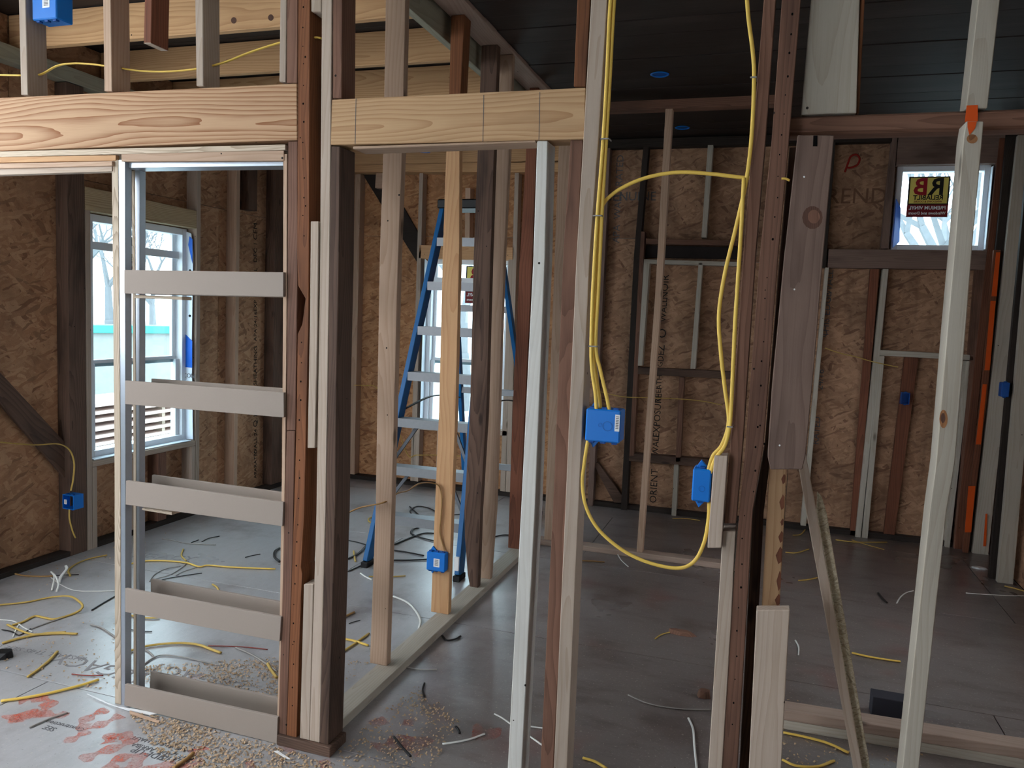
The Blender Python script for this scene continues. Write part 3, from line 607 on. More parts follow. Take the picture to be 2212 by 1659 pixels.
o = board('stud', Y0+0.003, [(619, 637, 931), (612, 632, 1200), (600, 618, 1600)], 0.085, BROWN, 0.0); tag(o, 'lower brown stud piece standing on the floor beside the pocket frame', 'stud')
# nail pocked post with its broken notch
P = [(644, 0), (643, 555), (642, 612), (666, 645), (665, 0)]
Yp = Y0+0.002
Lp = [S(644, 0, Yp), S(643, 300, Yp), S(642, 555, Yp), S(644, 617, Yp), S(660, 645, Yp), S(653, 700, Yp), S(643, 722, Yp), S(641, 880, Yp), S(635, 1110, Yp), S(619, 1600, Yp)]
Rp = [S(669, 0, Yp), S(668, 300, Yp), S(667, 555, Yp), S(666, 700, Yp), S(662, 880, Yp), S(657, 1110, Yp), S(650, 1225, Yp), S(653, 1240, Yp), S(650, 1290, Yp), S(640, 1600, Yp)]
Lp[0], Rp[0] = extrap(Lp[1], Lp[0], TOPZ), extrap(Rp[1], Rp[0], TOPZ); Lp[-1], Rp[-1] = extrap(Lp[-2], Lp[-1], 0), extrap(Rp[-2], Rp[-1], 0)
o = prism('post', Lp+Rp[::-1], (0, 0.088, 0), RUST, 'z', None, 0.001); tag(o, 'rust brown old post full of nail holes with a broken notch', 'post'); RPOST = o
o = board('post', Y0+0.094, [(648, 672, 540), (646, 670, 800)], 0.03, DARK); tag(o, 'dark strip of old timber seen behind the notch of the nail pocked post', 'post')
st('tall white stud between the nail pocked post and the doorway', [(695, 717, 0), (691, 712, 555), (683, 703, 1110), (668, 690, 1610)], 0.088, PINE_W, 0.038, TOPZ)
st('short pale block at the top beside the tall white stud', [(672, 694, -30), (672, 694, 25)], 0.088, PINE_W, None, TOPZ-0.02, cat='block', name='wood_block')
st('pale spacer board with stamped arcs beside the tall white stud', [(671, 688, 478), (669, 686, 700), (664, 680, 968)], 0.07, PINE_W, Y=Y0-0.004, cat='board', name='spacer_board')
for k, yy in enumerate((706, 728, 752, 775, 800, 830)):
    pass
st('short pale stud standing at the foot of the tall white stud', [(656, 677, 1262), (647, 668, 1610)], 0.06, PINE_W, 0.038)
o = board('post', Y0, [(719, 739, 0), (719, 738, 212)], 0.088, BROWN, None, TOPZ); tag(o, 'dark brown stud rising above the doorway header', 'post')
Yd = Y0
o = board('post', Yd, [(715, 734, 316), (712, 732, 555), (709, 727, 800), (704, 724, 1110), (690, 709, 1610)], 0.10, DARK, 0.038); tag(o, 'weathered dark brown door post with waney edge at the doorway', 'post')
o = box('sole_plate', -1.56, -1.345, Y0-0.012, Y0+0.10, 0.0, 0.037, DARK, 'x'); tag(o, 'dark plate block under the door post and white studs', 'plate')
o = slab('head_jamb', Y0+0.003, [(762, 316), (1157, 303), (1157, 307), (762, 322)], 0.086, PINE_P); tag(o, 'pinkish head jamb strip under the doorway header', 'jamb')
st('dark brown cripple stud above the doorway header beside the cables', [(1247, 1275, 0), (1239, 1265, 187)], 0.088, RUST, None, TOPZ)
o = board('stud', Y0+0.006, [(1160, 1183, 304), (1152, 1177, 555), (1125, 1155, 1110), (1097, 1127, 1650)], 0.088, PRIMED, 0.0); tag(o, 'bright white trimmer stud under the doorway header end', 'stud')
st('reddish brown stud between white trimmer and cable stud', [(1232, 1259, 302), (1216, 1246, 555), (1196, 1227, 1057), (1168, 1196, 1640)], 0.085, BROWN, 0.0, Y=Y0+0.012)
st('tall white stud holding the bundle of yellow cables', [(1277, 1312, 0), (1260, 1293, 300), (1245, 1274, 555), (1230, 1259, 890), (1197, 1226, 1640)], 0.088, PINE_W, 0.0, TOPZ, Y0-0.004)
def nail_holes(parent, Y, pts, r=0.0022):
    verts, faces = [], []
    for x, y in pts:
        c = S(x+random.uniform(-2, 2), y+random.uniform(-4, 4), Y); b = len(verts); rr = r*random.uniform(0.7, 1.4)
        verts += [(c.x+rr*math.cos(k*math.pi/3), c.y, c.z+1.3*rr*math.sin(k*math.pi/3)) for k in range(6)]
        verts += [(v[0], v[1]-0.0004, v[2]) for v in verts[b:b+6]]
        faces += [list(range(b, b+6)), list(range(b+11, b+5, -1))]+[[b+k, b+(k+1) % 6, b+6+(k+1) % 6, b+6+k] for k in range(6)]
    c = Vector(verts[0]); o = mesh_obj('nail_holes', [Vector(v)-c for v in verts], faces, HOLE, Matrix.Translation(c), parent); o['kind'] = 'stuff'
# old posts in the middle
st('dusky brown old post beside the hanging cable loop', [(1650, 1676, 0), (1625, 1654, 300), (1605, 1632, 555), (1578, 1605, 956), (1564, 1590, 1131)], 0.085, BROWN, None, TOPZ)
REDPOST = st('reddish old post with a row of nail holes down its length', [(1689, 1730, 0), (1667, 1705, 300), (1641, 1681, 555), (1611, 1650, 956), (1597, 1626, 1104), (1584, 1616, 1271), (1561, 1594, 1639)], 0.088, BROWN, 0.0, TOPZ, Y0-0.003, 'post', 'post')
BPOST = st('pale post with dark bark streaks behind the nailed posts', [(1662, 1699, 1000), (1657, 1695, 1104), (1646, 1684, 1310), (1628, 1668, 1640)], 0.085, BARK, 0.0, Y=Y0+0.05, cat='post', name='post')
for yy, hh, ww in ((1035, 22, 9), (1085, 34, 11), (1128, 16, 7), (1160, 26, 10), (1200, 38, 14), (1255, 44, 10), (1296, 26, 12)):
    xr = 1698-(yy-1000)*0.042; prism('bark_patch', [S(xr-ww, yy, Y0+0.0485), S(xr-ww*0.3, yy-hh/2, Y0+0.0485), S(xr, yy-hh/3, Y0+0.0485), S(xr-1, yy+hh/3, Y0+0.0485), S(xr-ww*0.6, yy+hh/2, Y0+0.0485)], (0, 0.003, 0), REDDK, 'z', BPOST, 0.0005)
st('brown strip between the reddish post and the bark streaked post', [(1707, 1728, 300), (1684, 1700, 555), (1652, 1668, 956), (1626, 1650, 1104), (1598, 1622, 1640)], 0.03, DARK, 0.0, 2.06, Y=Y0+0.09, cat='post', name='post')
st('pale stud standing against the foot of the dusky old post', [(1561, 1589, 1148), (1549, 1579, 1350), (1531, 1561, 1640)], 0.075, PINE_W, 0.0, Y=Y0-0.006)
o = board('mounting_block', Y0-0.03, [(1543, 1572, 985), (1528, 1558, 1184)], 0.06, PINE_W); tag(o, 'pale wood block carrying the single blue box', 'block')
o = board('mounting_block', Y0-0.05, [(1634, 1706, 1318), (1618, 1688, 1650)], 0.04, PINE_W, 0.0); tag(o, 'short wide pale board standing in front of the bark streaked post', 'board')
o = board('hanging_board', Y0-0.02, [(1723, 1802, 292), (1694, 1778, 555), (1668, 1755, 830), (1658, 1740, 985), (1664, 1733, 1014)], 0.06, GREYBR); tag(o, 'wide grey brown board hanging below the round old beam', 'board')
o = board('knob_hole', Y0-0.0215, [(1757, 1766, 293), (1756, 1765, 316)], 0.002, HOLE, None, None, o, 0)
nail_holes(RPOST, Yp-0.0002, [(656-0.0*k, 18+41*k) for k in range(13)]+[(651-0.018*(k*42), 740+42*k) for k in range(9)]+[(642-0.03*k*44, 1130+44*k) for k in range(10)]+[(660, 120), (650, 300), (661, 445), (636, 1390)])
nail_holes(REDPOST, Y0-0.0034, [(1712-0.085*44*k, 30+44*k) for k in range(12)]+[(1657-0.066*46*k, 600+46*k) for k in range(11)]+[(1608-0.06*50*k, 1115+50*k) for k in range(10)]+[(1650, 960), (1640, 920)])
HB = bpy.data.objects['hanging_board']
knot(HB, Y0-0.0202, 1755, 470, 22, 25); knot(HB, Y0-0.0206, 1758, 468, 13, 15, BROWN)
for x_, y_ in ((1737, 382), (1716, 625), (1684, 962)): knot(HB, Y0-0.0203, x_, y_, 2.0, 2.0, LABEL, 'nail_head')
# old round-edged beam on the right
yb = Y0+0.05
prof = []
bl = [(1700, 252), (1700, 293)]
za, zb_ = S(1700, 293, yb).z, S(1700, 252, yb).z
def rounded_beam(name, x0, x1, yy, z0, z1, d, mat):
    pr = []
    for k in range(12):
        a = 2*math.pi*k/12
        pr.append((math.copysign(abs(math.cos(a))**0.6, math.cos(a))*d/2+yy+d/2, math.copysign(abs(math.sin(a))**0.6, math.sin(a))*(z1-z0)/2+(z0+z1)/2))
    return prism(name, [(x0, a, b) for a, b in pr], (x1-x0, 0, 0), mat, 'x', None, 0)
rb = rounded_beam('old_beam', S(1697, 270, yb).x, 1.50, yb, za, zb_+0.004, 0.09, BROWN)
tag(rb, 'round edged old brown beam carrying the wide white board', 'beam')
o = board('white_board', yb, [(1752, 1857, 0), (1731, 1850, 243)], 0.03, PINE_G, zb_+0.004, TOPZ); tag(o, 'wide white board standing on the round old beam', 'board')
o = board('stud', yb+0.012, [(1858, 1868, 0), (1850, 1856, 240)], 0.06, RUST, zb_+0.004, TOPZ); tag(o, 'thin rust brown batten at the edge of the wide white board', 'batten')
o = board('stud', yb, [(2113, 2160, 0), (2088, 2134, 225)], 0.08, PINE_G, zb_+0.004, TOPZ); tag(o, 'cracked grey white stud standing on the beam above the orange paint', 'stud')
o = board('stud', Y0-0.03, [(2087, 2125, 262), (2081, 2122, 300), (2062, 2100, 535), (2047, 2087, 700), (2022, 2063, 1000), (2008, 2045, 1104), (1951, 1987, 1640)], 0.078, PINE_G, 0.0); tag(o, 'long pale stud with orange painted top reaching to the floor', 'stud')
knot(o, Y0-0.0302, 2038, 905, 9, 20, KNOTP); knot(o, Y0-0.0305, 2037, 903, 5, 11, KNOT); knot(o, Y0-0.0302, 2100, 300, 12, 10, KNOTP)
prism('paint_mark', [S(x, y, Y0-0.0305) for x, y in ((2090, 263), (2110, 263), (2106, 278), (2094, 292), (2090, 275))], (0, -0.0008, 0), SPRAY_SOLID, 'z', o, 0)
prism('paint_mark', [S(x, y, yb-0.001) for x, y in ((2088, 228), (2112, 227), (2112, 262), (2084, 264))], (0, -0.0008, 0), SPRAY_SOLID, 'z', rb, 0)
# leaning boards
o = slab('leaning_board', 2.56, [(1765, 1062), (1776, 1075), (1786, 1110), (1880, 1659), (1906, 1800), (1888, 1800), (1862, 1659), (1764, 1104)], 0.012, OSB_P, S(1765, 1062, 2.56)-S(1862, 1659, 2.56)); tag(o, 'strip of chipboard leaning with its flaky face showing', 'board')
o = slab('leaning_board', 2.53, [(1738, 968), (1764, 1104), (1863, 1659), (1887, 1790), (1866, 1790), (1843, 1659), (1741, 1104), (1726, 1015)], 0.018, PINE_W, S(1740, 968, 2.53)-S(1850, 1659, 2.53)); tag(o, 'pale grooved board leaning in front of the chipboard strip', 'board')
# plates on the floor
for k, (z0, z1, lb) in enumerate(((0.0, 0.037, 'lower pale floor plate of the pair lying behind the long stud'), (0.038, 0.076, 'upper pale floor plate of the pair lying behind the long stud'))):
    o = prism('floor_plate', [(0.12, 3.115, z0), (1.58, 3.19, z0), (1.58, 3.19, z1), (0.12, 3.115, z1)], (0, 0.088, 0), GREYPK if k else PINE_G, 'x'); tag(o, lb, 'plate', 'pair of floor plates')
o = box('junk_box', 0.50, 0.66, 3.36, 3.44, 0.0, 0.085, plain('dull_black_plastic', (52, 52, 60), 0.7, 0.2), 'z'); tag(o, 'dull black square block lying behind the floor plates', 'block')

# ------------------------------------------------------------------ pocket door frame (front partition, left opening)
pf = empty('pocket_door_frame', (-1.95, Y0, 0), 'pocket door frame of pale slats and steel clad uprights', 'door frame')
YR = Y0+0.105
def bar_px(name, Y, pts, d, mat, axis='x', bev=0.001): return slab(name, Y, pts, d, mat, axis, pf, bev)
FRT = [((268, 583), (612, 588), (612, 641), (268, 634)), ((270, 822), (613, 848), (613, 902), (270, 873)), ((272, 1038), (612, 1085), (610, 1137), (271, 1090)), ((270, 1271), (607, 1333), (604, 1386), (270, 1322)), ((270, 1478), (600, 1550), (598, 1607), (268, 1524))]
for pts in FRT:
    bar_px('rail', Y0-0.006, pts, 0.012, MDF)
    # the matching rail on the far side of the pocket
    a, b, c, d = [S(x, y, Y0) for x, y in pts]
    dy = Vector((0.01, YR+0.014-Y0, 0)); prism('rail', [a+dy+Vector((0.0, 0, 0)), b+dy, c+dy, d+dy], (0, 0.012, 0), MDF, 'x', pf, 0.001)
def upr(name, Y, rows, d, mat, z0=0.0, z1=None): return board(name, Y, rows, d, mat, z0, z1, pf, 0.001)
upr('upright', Y0+0.006, [(241, 255, 340), (247, 260, 1000), (248, 261, 1518)], 0.034, STRIP_EDGE, 0.0, 2.055); upr('steel_channel', Y0+0.008, [(255.5, 270, 340), (260, 271, 1000), (261, 270, 1518)], 0.032, STEEL, 0.0, 2.055)
upr('upright', YR-0.028, [(284, 291, 355), (288, 294, 1000), (288, 294, 1470)], 0.03, STRIP_EDGE, 0.0, 2.03); upr('steel_channel', YR-0.028, [(291.5, 302, 355), (294.5, 301, 1000), (294.5, 301, 1470)], 0.03, STEEL, 0.0, 2.03)
upr('upright', Y0+0.006, [(612, 620, 345), (611, 619, 700), (609, 616, 1000), (603, 609, 1400), (597, 600, 1600)], 0.115, PINE_P, 0.0, 2.06)
bar_px('head_board', Y0, [(-36, 328), (616, 312), (616, 324), (-36, 340)], 0.115, STRIP_EDGE)
bar_px('head_board', Y0+0.003, [(262, 331), (613, 325), (613, 347), (262, 349)], 0.018, PINE_P)
bar_px('track', Y0+0.024, [(270, 349), (612, 346), (612, 358), (270, 363)], 0.07, STEEL)
bar_px('head_board', Y0+0.003, [(-36, 340), (250, 335), (250, 347), (-36, 352)], 0.018, PINE_O)
bar_px('head_board', Y0-0.006, [(-36, 354), (242, 348), (242, 358), (-36, 365)], 0.03, PINE_P)
bar_px('head_board', Y0+0.002, [(-36, 366), (242, 359), (242, 370), (-36, 379)], 0.03, PINE_W)
bar_px('track', Y0+0.04, [(-36, 364), (244, 358), (244, 362), (-36, 369)], 0.05, STEEL)
o = slab('shim', Y0+0.012, [(289, 637), (356, 639), (394, 641), (394, 648), (356, 646), (289, 644)], 0.05, STRIP_EDGE); tag(o, 'thin shim strip under the topmost pocket frame slat', 'shim')
o = slab('shim', Y0+0.012, [(306, 1097), (371, 1106), (371, 1113), (306, 1102)], 0.05, STRIP_EDGE); tag(o, 'thin shim strip under the middle pocket frame slat', 'shim')

# ------------------------------------------------------------------ partition running back from the doorway
o = prism('sole_plate', [(-1.50, 2.42, 0.0), (-1.40, 2.42, 0.0), (-1.40, 2.42, 0.037), (-1.50, 2.42, 0.037)], (0, 2.72, 0), PINE_G, 'y'); tag(o, 'dusty white sole plate running back from the doorway', 'plate')
st('wide pinkish stud first behind the doorway with the cable hole', [(833, 876, 0), (828, 869, 320), (820, 860, 555), (811, 846, 1104), (798, 835, 1452)], 0.038, PINE_P, 0.037, 2.955, Y=2.937)
st('honey coloured stud carrying the small blue box with a label', [(964, 993, 322), (956, 992, 555), (948, 984, 890), (939, 976, 1104), (930, 968, 1338)], 0.038, PINE_O, 0.037, 2.40, Y=3.575)
st('rust brown cripple stud seen over the doorway header', [(975, 1005, 0), (970, 995, 205)], 0.085, RUST, 2.41, 2.955, Y=3.575)
L3 = [S(x, y, 4.0) for x, y in ((1032, 316), (1023, 555), (1015, 890), (1003, 1104), (1004, 1160), (1010, 1240), (1018, 1284))]; R3 = [S(x, y, 4.0) for x, y in ((1068, 316), (1060, 555), (1051, 890), (1038, 1104), (1034, 1230), (1031, 1284))]
L3[0], R3[0] = extrap(L3[1], L3[0], 2.955), extrap(R3[1], R3[0], 2.955)
for q in (L3, R3): q[-1] = extrap(q[-2], q[-1], 0.037)
o = prism('stud', L3+R3[::-1], (0, 0.045, 0), DARK, 'z'); tag(o, 'dark brown stud with a rotted tapering foot on the sole plate', 'stud')
st('pale stud just behind the dark stud with rotted foot', [(1078, 1108, 115), (1069, 1101, 316), (1059, 1089, 555), (1048, 1078, 890), (1040, 1070, 1104), (1033, 1058, 1262)], 0.038, PINE_P, 0.037, 2.955, Y=4.16)
st('reddish dark stud near the far end of the sole plate', [(1137, 1159, 316), (1123, 1150, 555), (1107, 1133, 890), (1100, 1125, 1104), (1097, 1121, 1194)], 0.04, REDDK, 0.037, 2.955, Y=4.785)
st('tan stud at the corner where the two sole plates meet', [(1207, 1232, 312), (1193, 1215, 690), (1176, 1197, 1150)], 0.05, PINE_P, 0.037, 2.955, Y=5.075)
# cross wall in the dim room
o = box('sole_plate', -1.40, -0.02, 5.06, 5.148, 0.0, 0.037, GREYPK, 'x'); tag(o, 'grey sole plate crossing the dim room floor', 'plate')
o = box('ceiling_beam', -1.33, 0.0, 5.06, 5.15, 2.868, 2.925, BROWN, 'x'); tag(o, 'brown top plate under the black ceiling of the dim room', 'beam')
st('slim pale stud standing alone on the cross wall plate', [(1438, 1454, 228), (1415, 1429, 640), (1375, 1388, 1190)], 0.06, PINE_P, 0.037, 2.868, Y=5.065)

# ------------------------------------------------------------------ recessed light cans in the black ceiling
def can(px, py_, r, label, z=None):
    z = ZR-0.004 if z is None else z
    c = SZ(px, py_, z); e = empty('recessed_light', c, label, 'light')
    n = 24; verts, faces = [], []
    for rr, zz in ((r, 0), (r*0.86, -0.004), (r*0.80, 0.0), (r*0.80, 0.03)):
        verts += [(rr*math.cos(2*math.pi*k/n), rr*math.sin(2*math.pi*k/n), zz) for k in range(n)]
    for j in range(3): faces += [[j*n+k, j*n+(k+1) % n, (j+1)*n+(k+1) % n, (j+1)*n+k] for k in range(n)]
    mesh_obj('rim', verts, faces, BLUE_BOX, Matrix.Translation(c), e)
    mesh_obj('can', [(r*0.8*math.cos(2*math.pi*k/n), r*0.8*math.sin(2*math.pi*k/n), 0.004) for k in range(n)], [list(range(n))], BLUE_IN, Matrix.Translation(c), e)
can(1425, 161, 0.055, 'round blue ceiling fixture box nearer in the black ceiling')
can(1474, 276, 0.055, 'round blue ceiling fixture box farther back beyond the brown plate')
o = tube('ceiling_box', [SZ(916, 328, 2.80)+Vector((0, 0, 0.09)), SZ(916, 328, 2.80)], 0.05, BLUE_BOX, sides=18); tag(o, 'round blue ceiling box just below the doorway head', 'box')
o = tube('ceiling_box', [S(485, 78, 3.95), S(485, 104, 3.95)], 0.022, BLUE_BOX, sides=14); tag(o, 'small blue box between the joists above the header', 'box')

# ------------------------------------------------------------------ electrical boxes
def ebox(label, o, w_, h_, d_, front=(0, -1, 0), open_side=None, ears=True, sticker_at=None, mat=BLUE_BOX):
    """A moulded box: o is the middle of the face towards the viewer, w across, h up, d away."""
    e = empty('electrical_box', Vector(o)+Vector((0, d_/2, -h_/2)), label, 'electrical box')
    t = 0.004
    x0, x1, y0, y1, z0, z1 = o[0]-w_/2, o[0]+w_/2, o[1], o[1]+d_, o[2]-h_/2, o[2]+h_/2
    if open_side is None: box('shell', x0, x1, y0, y1, z0, z1, mat, 'z', e, 0.004)
    else:   # open towards the viewer
        multibox('shell', [(x0, x0+t, y0, y1, z0, z1), (x1-t, x1, y0, y1, z0, z1), (x0+t, x1-t, y0, y1, z0, z0+t), (x0+t, x1-t, y0, y1, z1-t, z1), (x0+t, x1-t, y1-t, y1, z0+t, z1-t)], mat, e)
    for k in range(max(1, int(w_/0.03))):
        xx = x0+w_*(k+0.5)/max(1, int(w_/0.03))
        box('cable_clamp', xx-0.008, xx+0.008, y0+0.008, y0+0.024, z1-0.001, z1+0.006, BLUE_IN, 'z', e, 0.001)
        box('cable_clamp', xx-0.008, xx+0.008, y0+0.008, y0+0.024, z0-0.006, z0+0.001, BLUE_IN, 'z', e, 0.001)
    if ears:
        prism('nail_ear', [(x0+0.006, y0+0.03, z1), (x0+0.04, y0+0.03, z1), (x0+0.02, y0+0.03, z1+0.022)], (0, 0.012, 0), mat, 'z', e, 0.001)
        prism('nail_ear', [(x0+0.006, y0+0.03, z0), (x0+0.02, y0+0.03, z0-0.024), (x0+0.04, y0+0.03, z0)], (0, 0.012, 0), mat, 'z', e, 0.001)
    if sticker_at:
        u, v, sw, sh = sticker_at
        box('label', o[0]+u-sw/2, o[0]+u+sw/2, y0-0.0008, y0+0.001, o[2]+v-sh/2, o[2]+v+sh/2, LABEL, 'z', e, 0)
        multibox('print', [(o[0]+u-sw*0.3, o[0]+u+sw*0.3, y0-0.0012, y0-0.0006, o[2]+v-sh*0.35+k*sh*0.1, o[2]+v-sh*0.35+k*sh*0.1+sh*0.045) for k in range(8)], PRINT_F, e)
    return e
def ring(parent, c, r, mat):
    n = 24; v = [(rr*math.cos(2*math.pi*k/n), yy, rr*math.sin(2*math.pi*k/n)) for rr, yy in ((r, 0), (r, -0.0008), (r*0.84, -0.0008), (r*0.84, 0)) for k in range(n)]
    f = [[j*n+k, j*n+(k+1) % n, (j+1)*n+(k+1) % n, (j+1)*n+k] for j in range(3) for k in range(n)]
    return mesh_obj('knockout', v, f, mat, Matrix.Translation(Vector(c)), parent)
eb1 = ebox('large blue box hanging on the cable stud with cables entering its top', S(1302, 920, Y0-0.012), 0.105, 0.098, 0.075, sticker_at=(0.043, 0.012, 0.014, 0.05))
ring(eb1, S(1302, 920, Y0-0.0122)+Vector((0.014, 0, 0)), 0.015, BLUE_RIM); ring(eb1, S(1302, 920, Y0-0.0122)+Vector((-0.008, 0, 0.002)), 0.006, BLUE_RIM)
eb2 = ebox('single blue box on the pale block beside the dusky post', S(1515, 1049, Y0-0.02), 0.052, 0.095, 0.07)
ring(eb2, S(1516, 1056, Y0-0.0202), 0.009, BLUE_RIM)
eb4 = ebox('small blue box with white label low on the honey coloured stud', S(941, 1214, 3.535), 0.10, 0.095, 0.075, sticker_at=(0.005, -0.004, 0.032, 0.042))
eb5 = ebox('large blue box high on a short stud above the header', S(95, 14, Y0+0.01)+Vector((0, 0, 0.05)), 0.118, 0.19, 0.075, ears=False, sticker_at=(0.01, -0.03, 0.034, 0.05))
c3 = S(157, 1079, 3.60)
eb3 = ebox('blue box on the dark stud at the outer wall below its cable', (c3.x+0.03, 3.54, c3.z), 0.085, 0.085, 0.07, ears=False, sticker_at=(-0.02, 0.0, 0.018, 0.028), open_side=1)
ebox('tiny blue box far off on the rear chipboard wall', S(1956, 861, 6.27), 0.055, 0.085, 0.06, ears=False, open_side=1, mat=BLUE_IN)
ebox('dim blue box on the black stud near the right edge', S(2172, 842, 5.54), 0.045, 0.09, 0.06, ears=False, mat=BLUE_IN)

# ------------------------------------------------------------------ cables on the framing
def cable(label, pts, r=0.0055, mat=YELLOW, flat=0.6, name='cable', group=None, cat='cable'):
    return tag(tube(name, pts, r, mat, None, flat), label, cat, group)
yc = Y0+0.02
def on(Y, pts): return [S(x, y, Y) for x, y in pts]
cable('yellow cable of the bundle entering the large blue box furthest from the stud', on(yc-0.02, [(1332, -60), (1325, 30), (1317, 180), (1308, 330), (1300, 470), (1293, 620), (1287, 745), (1297, 800), (1311, 860), (1318, 897)]), group='cable bundle on the white stud')
cable('yellow cable of the bundle entering the large blue box in the middle', on(yc-0.01, [(1328, -60), (1321, 30), (1312, 180), (1303, 330), (1294, 470), (1287, 620), (1282, 745), (1289, 820), (1295, 860), (1298, 897)]), group='cable bundle on the white stud')
cable('yellow cable of the bundle entering the large blue box beside the stud', on(yc-0.025, [(1324, -60), (1317, 30), (1310, 180), (1301, 330), (1290, 470), (1281, 620), (1277, 745), (1279, 800), (1286, 850), (1289, 897)]), group='cable bundle on the white stud')
cable('yellow cable arching from the white stud across to the old post', on(yc-0.005, [(1284, 720), (1287, 600), (1291, 500), (1300, 448), (1325, 418), (1370, 393), (1420, 378), (1475, 372), (1540, 376), (1590, 382), (1622, 385)]))
cable('long yellow loop hanging from the large box to the single box', on(yc-0.02, [(1270, 950), (1262, 1000), (1258, 1045), (1266, 1095), (1290, 1140), (1330, 1178), (1375, 1205), (1425, 1222), (1470, 1227), (1500, 1212), (1520, 1175), (1530, 1125), (1532, 1085)]))
cable('yellow cable down the old post bowing out beside the arch', on(yc-0.03, [(1611, -60), (1616, 30), (1626, 110), (1629, 170), (1624, 290), (1612, 390), (1590, 490), (1566, 590), (1553, 680), (1557, 760), (1566, 840), (1574, 910), (1560, 960), (1540, 985), (1529, 1020)]), group='cables on the dusky post')
cable('yellow cable down the old post hugging its edge', on(yc-0.035, [(1607, 384), (1602, 480), (1597, 560), (1589, 680), (1585, 760), (1581, 850), (1577, 915), (1566, 962), (1546, 990), (1534, 1022)]), group='cables on the dusky post')
cable('stub of yellow cable poking through the reddish post', on(Y0-0.005, [(1688, 386), (1697, 386), (1706, 390)]), group=None)
o = cable('stub of yellow cable in the dark gap by the nail pocked post', on(Y0+0.03, [(680, 81), (687, 81), (694, 83)]))
for i, (x, y) in enumerate(((1305, 300), (1289, 466), (1279, 748))):
    a = S(x, y, yc-0.035); st_ = multibox('cable_staple', [(a.x-0.012, a.x+0.016, a.y-0.004, a.y-0.001, a.z-0.002, a.z+0.002), (a.x-0.012, a.x-0.010, a.y-0.004, a.y+0.03, a.z-0.002, a.z+0.002), (a.x+0.014, a.x+0.016, a.y-0.004, a.y+0.03, a.z-0.002, a.z+0.002)], GREY_WIRE)
    tag(st_, ('grey staple round the cable bundle level with the header bottom', 'grey staple round the cable bundle where the arch leaves it', 'grey staple round the cable bundle above the large blue box')[i], 'staple', 'staples on the cable bundle')
for i, (x, y) in enumerate(((1627, 167), (1576, 922))):
    a = S(x, y, yc-0.055); st_ = multibox('cable_staple', [(a.x-0.008, a.x+0.01, a.y-0.002, a.y+0.001, a.z-0.002, a.z+0.002), (a.x+0.008, a.x+0.01, a.y-0.002, a.y+0.04, a.z-0.002, a.z+0.002)], GREY_WIRE)
    tag(st_, ('grey staple high on the dusky post cable', 'grey staple low on the dusky post cables above the single box')[i], 'staple')
ys = Y0+0.05
cable('yellow cable entering the box stud from the picture edge', on(ys, [(-80, 158), (0, 162), (48, 163)]), group='yellow cable threaded through the short studs')
cable('yellow cable humping between the box stud and ragged stud', on(ys, [(80, 163), (95, 158), (125, 142), (160, 137), (200, 139), (232, 143)]), group='yellow cable threaded through the short studs')
cable('yellow cable sagging between ragged stud and next short stud', on(ys, [(258, 147), (300, 153), (350, 155), (400, 152), (430, 148)]), group='yellow cable threaded through the short studs')
cable('yellow cable rising to the thin stud at the header end', on(ys, [(452, 144), (490, 133), (530, 117), (570, 103), (612, 90)]), group='yellow cable threaded through the short studs')
cable('yellow cable dropping into the blue box on the outer wall', [SX(x, y, -3.86) for x, y in ((-30, 952), (30, 958), (80, 961), (125, 959), (150, 972), (160, 1000), (158, 1035), (153, 1060))], 0.006, YELLOW_OLD)
cable('yellow cable tail hanging below the blue box on the outer wall', [SX(x, y, -3.86) for x, y in ((150, 1098), (150, 1120), (156, 1145), (163, 1162))], 0.006, YELLOW_OLD)
cable('tan cable looping to the small labelled box through two studs', [S(755, 1106, 2.9), S(780, 1096, 2.92), S(830, 1085, 2.93), S(858, 1066, 3.05), S(880, 1060, 3.2), S(905, 1045, 3.4), S(930, 1043, 3.54), S(948, 1050, 3.56), S(954, 1075, 3.566), S(953, 1110, 3.566), S(950, 1150, 3.566), S(957, 1178, 3.566), S(961, 1195, 3.56)], 0.0055, TAN)
cable('thin yellow cable strung along the rear wall behind the slim stud', [S(x, y, 6.29) for x, y in ((1296, 846), (1345, 857), (1400, 859), (1470, 862), (1520, 867), (1560, 875))], 0.006, YELLOW_OLD)
cable('thin yellow cable drooping on the rear wall under the small window', [S(x, y, 6.29) for x, y in ((1782, 752), (1815, 763), (1850, 771), (1880, 780), (1915, 788), (1940, 793))], 0.006, YELLOW_OLD)
cable('yellow cable stretched low on the rear wall behind the ladder', [S(x, y, 6.29) for x, y in ((765, 832), (790, 833), (815, 839), (850, 900), (880, 981), (900, 983), (940, 983), (990, 985), (1060, 990))], 0.006, YELLOW_OLD)

# ------------------------------------------------------------------ step ladder
lad = empty('step_ladder', (-1.92, 4.2, 0), 'tall blue step ladder with aluminium steps in front of a window', 'ladder')
FL, FR = Vector((-2.215, 4.18, 0.03)), Vector((-1.618, 4.18, 0.03)); TL_, TR_ = Vector((-2.05, 4.80, 2.235)), Vector((-1.725, 4.80, 2.235))
RL, RR = Vector((-2.20, 5.78, 0.03)), Vector((-1.60, 5.78, 0.03)); RTL, RTR = Vector((-2.04, 4.90, 2.22)), Vector((-1.735, 4.90, 2.22))
for a, b in ((FL, TL_), (FR, TR_)): beam('rail', a, b, 0.03, 0.085, BLUE_LAD, lad, 0.003)
for a, b in ((RL, RTL), (RR, RTR)): beam('rear_rail', a, b, 0.028, 0.05, BLUE_LAD, lad, 0.003)
for a in (FL, FR, RL, RR): box('foot', a.x-0.022, a.x+0.022, a.y-0.05, a.y+0.05, 0.0, 0.035, BLACK, 'z', lad, 0.004)
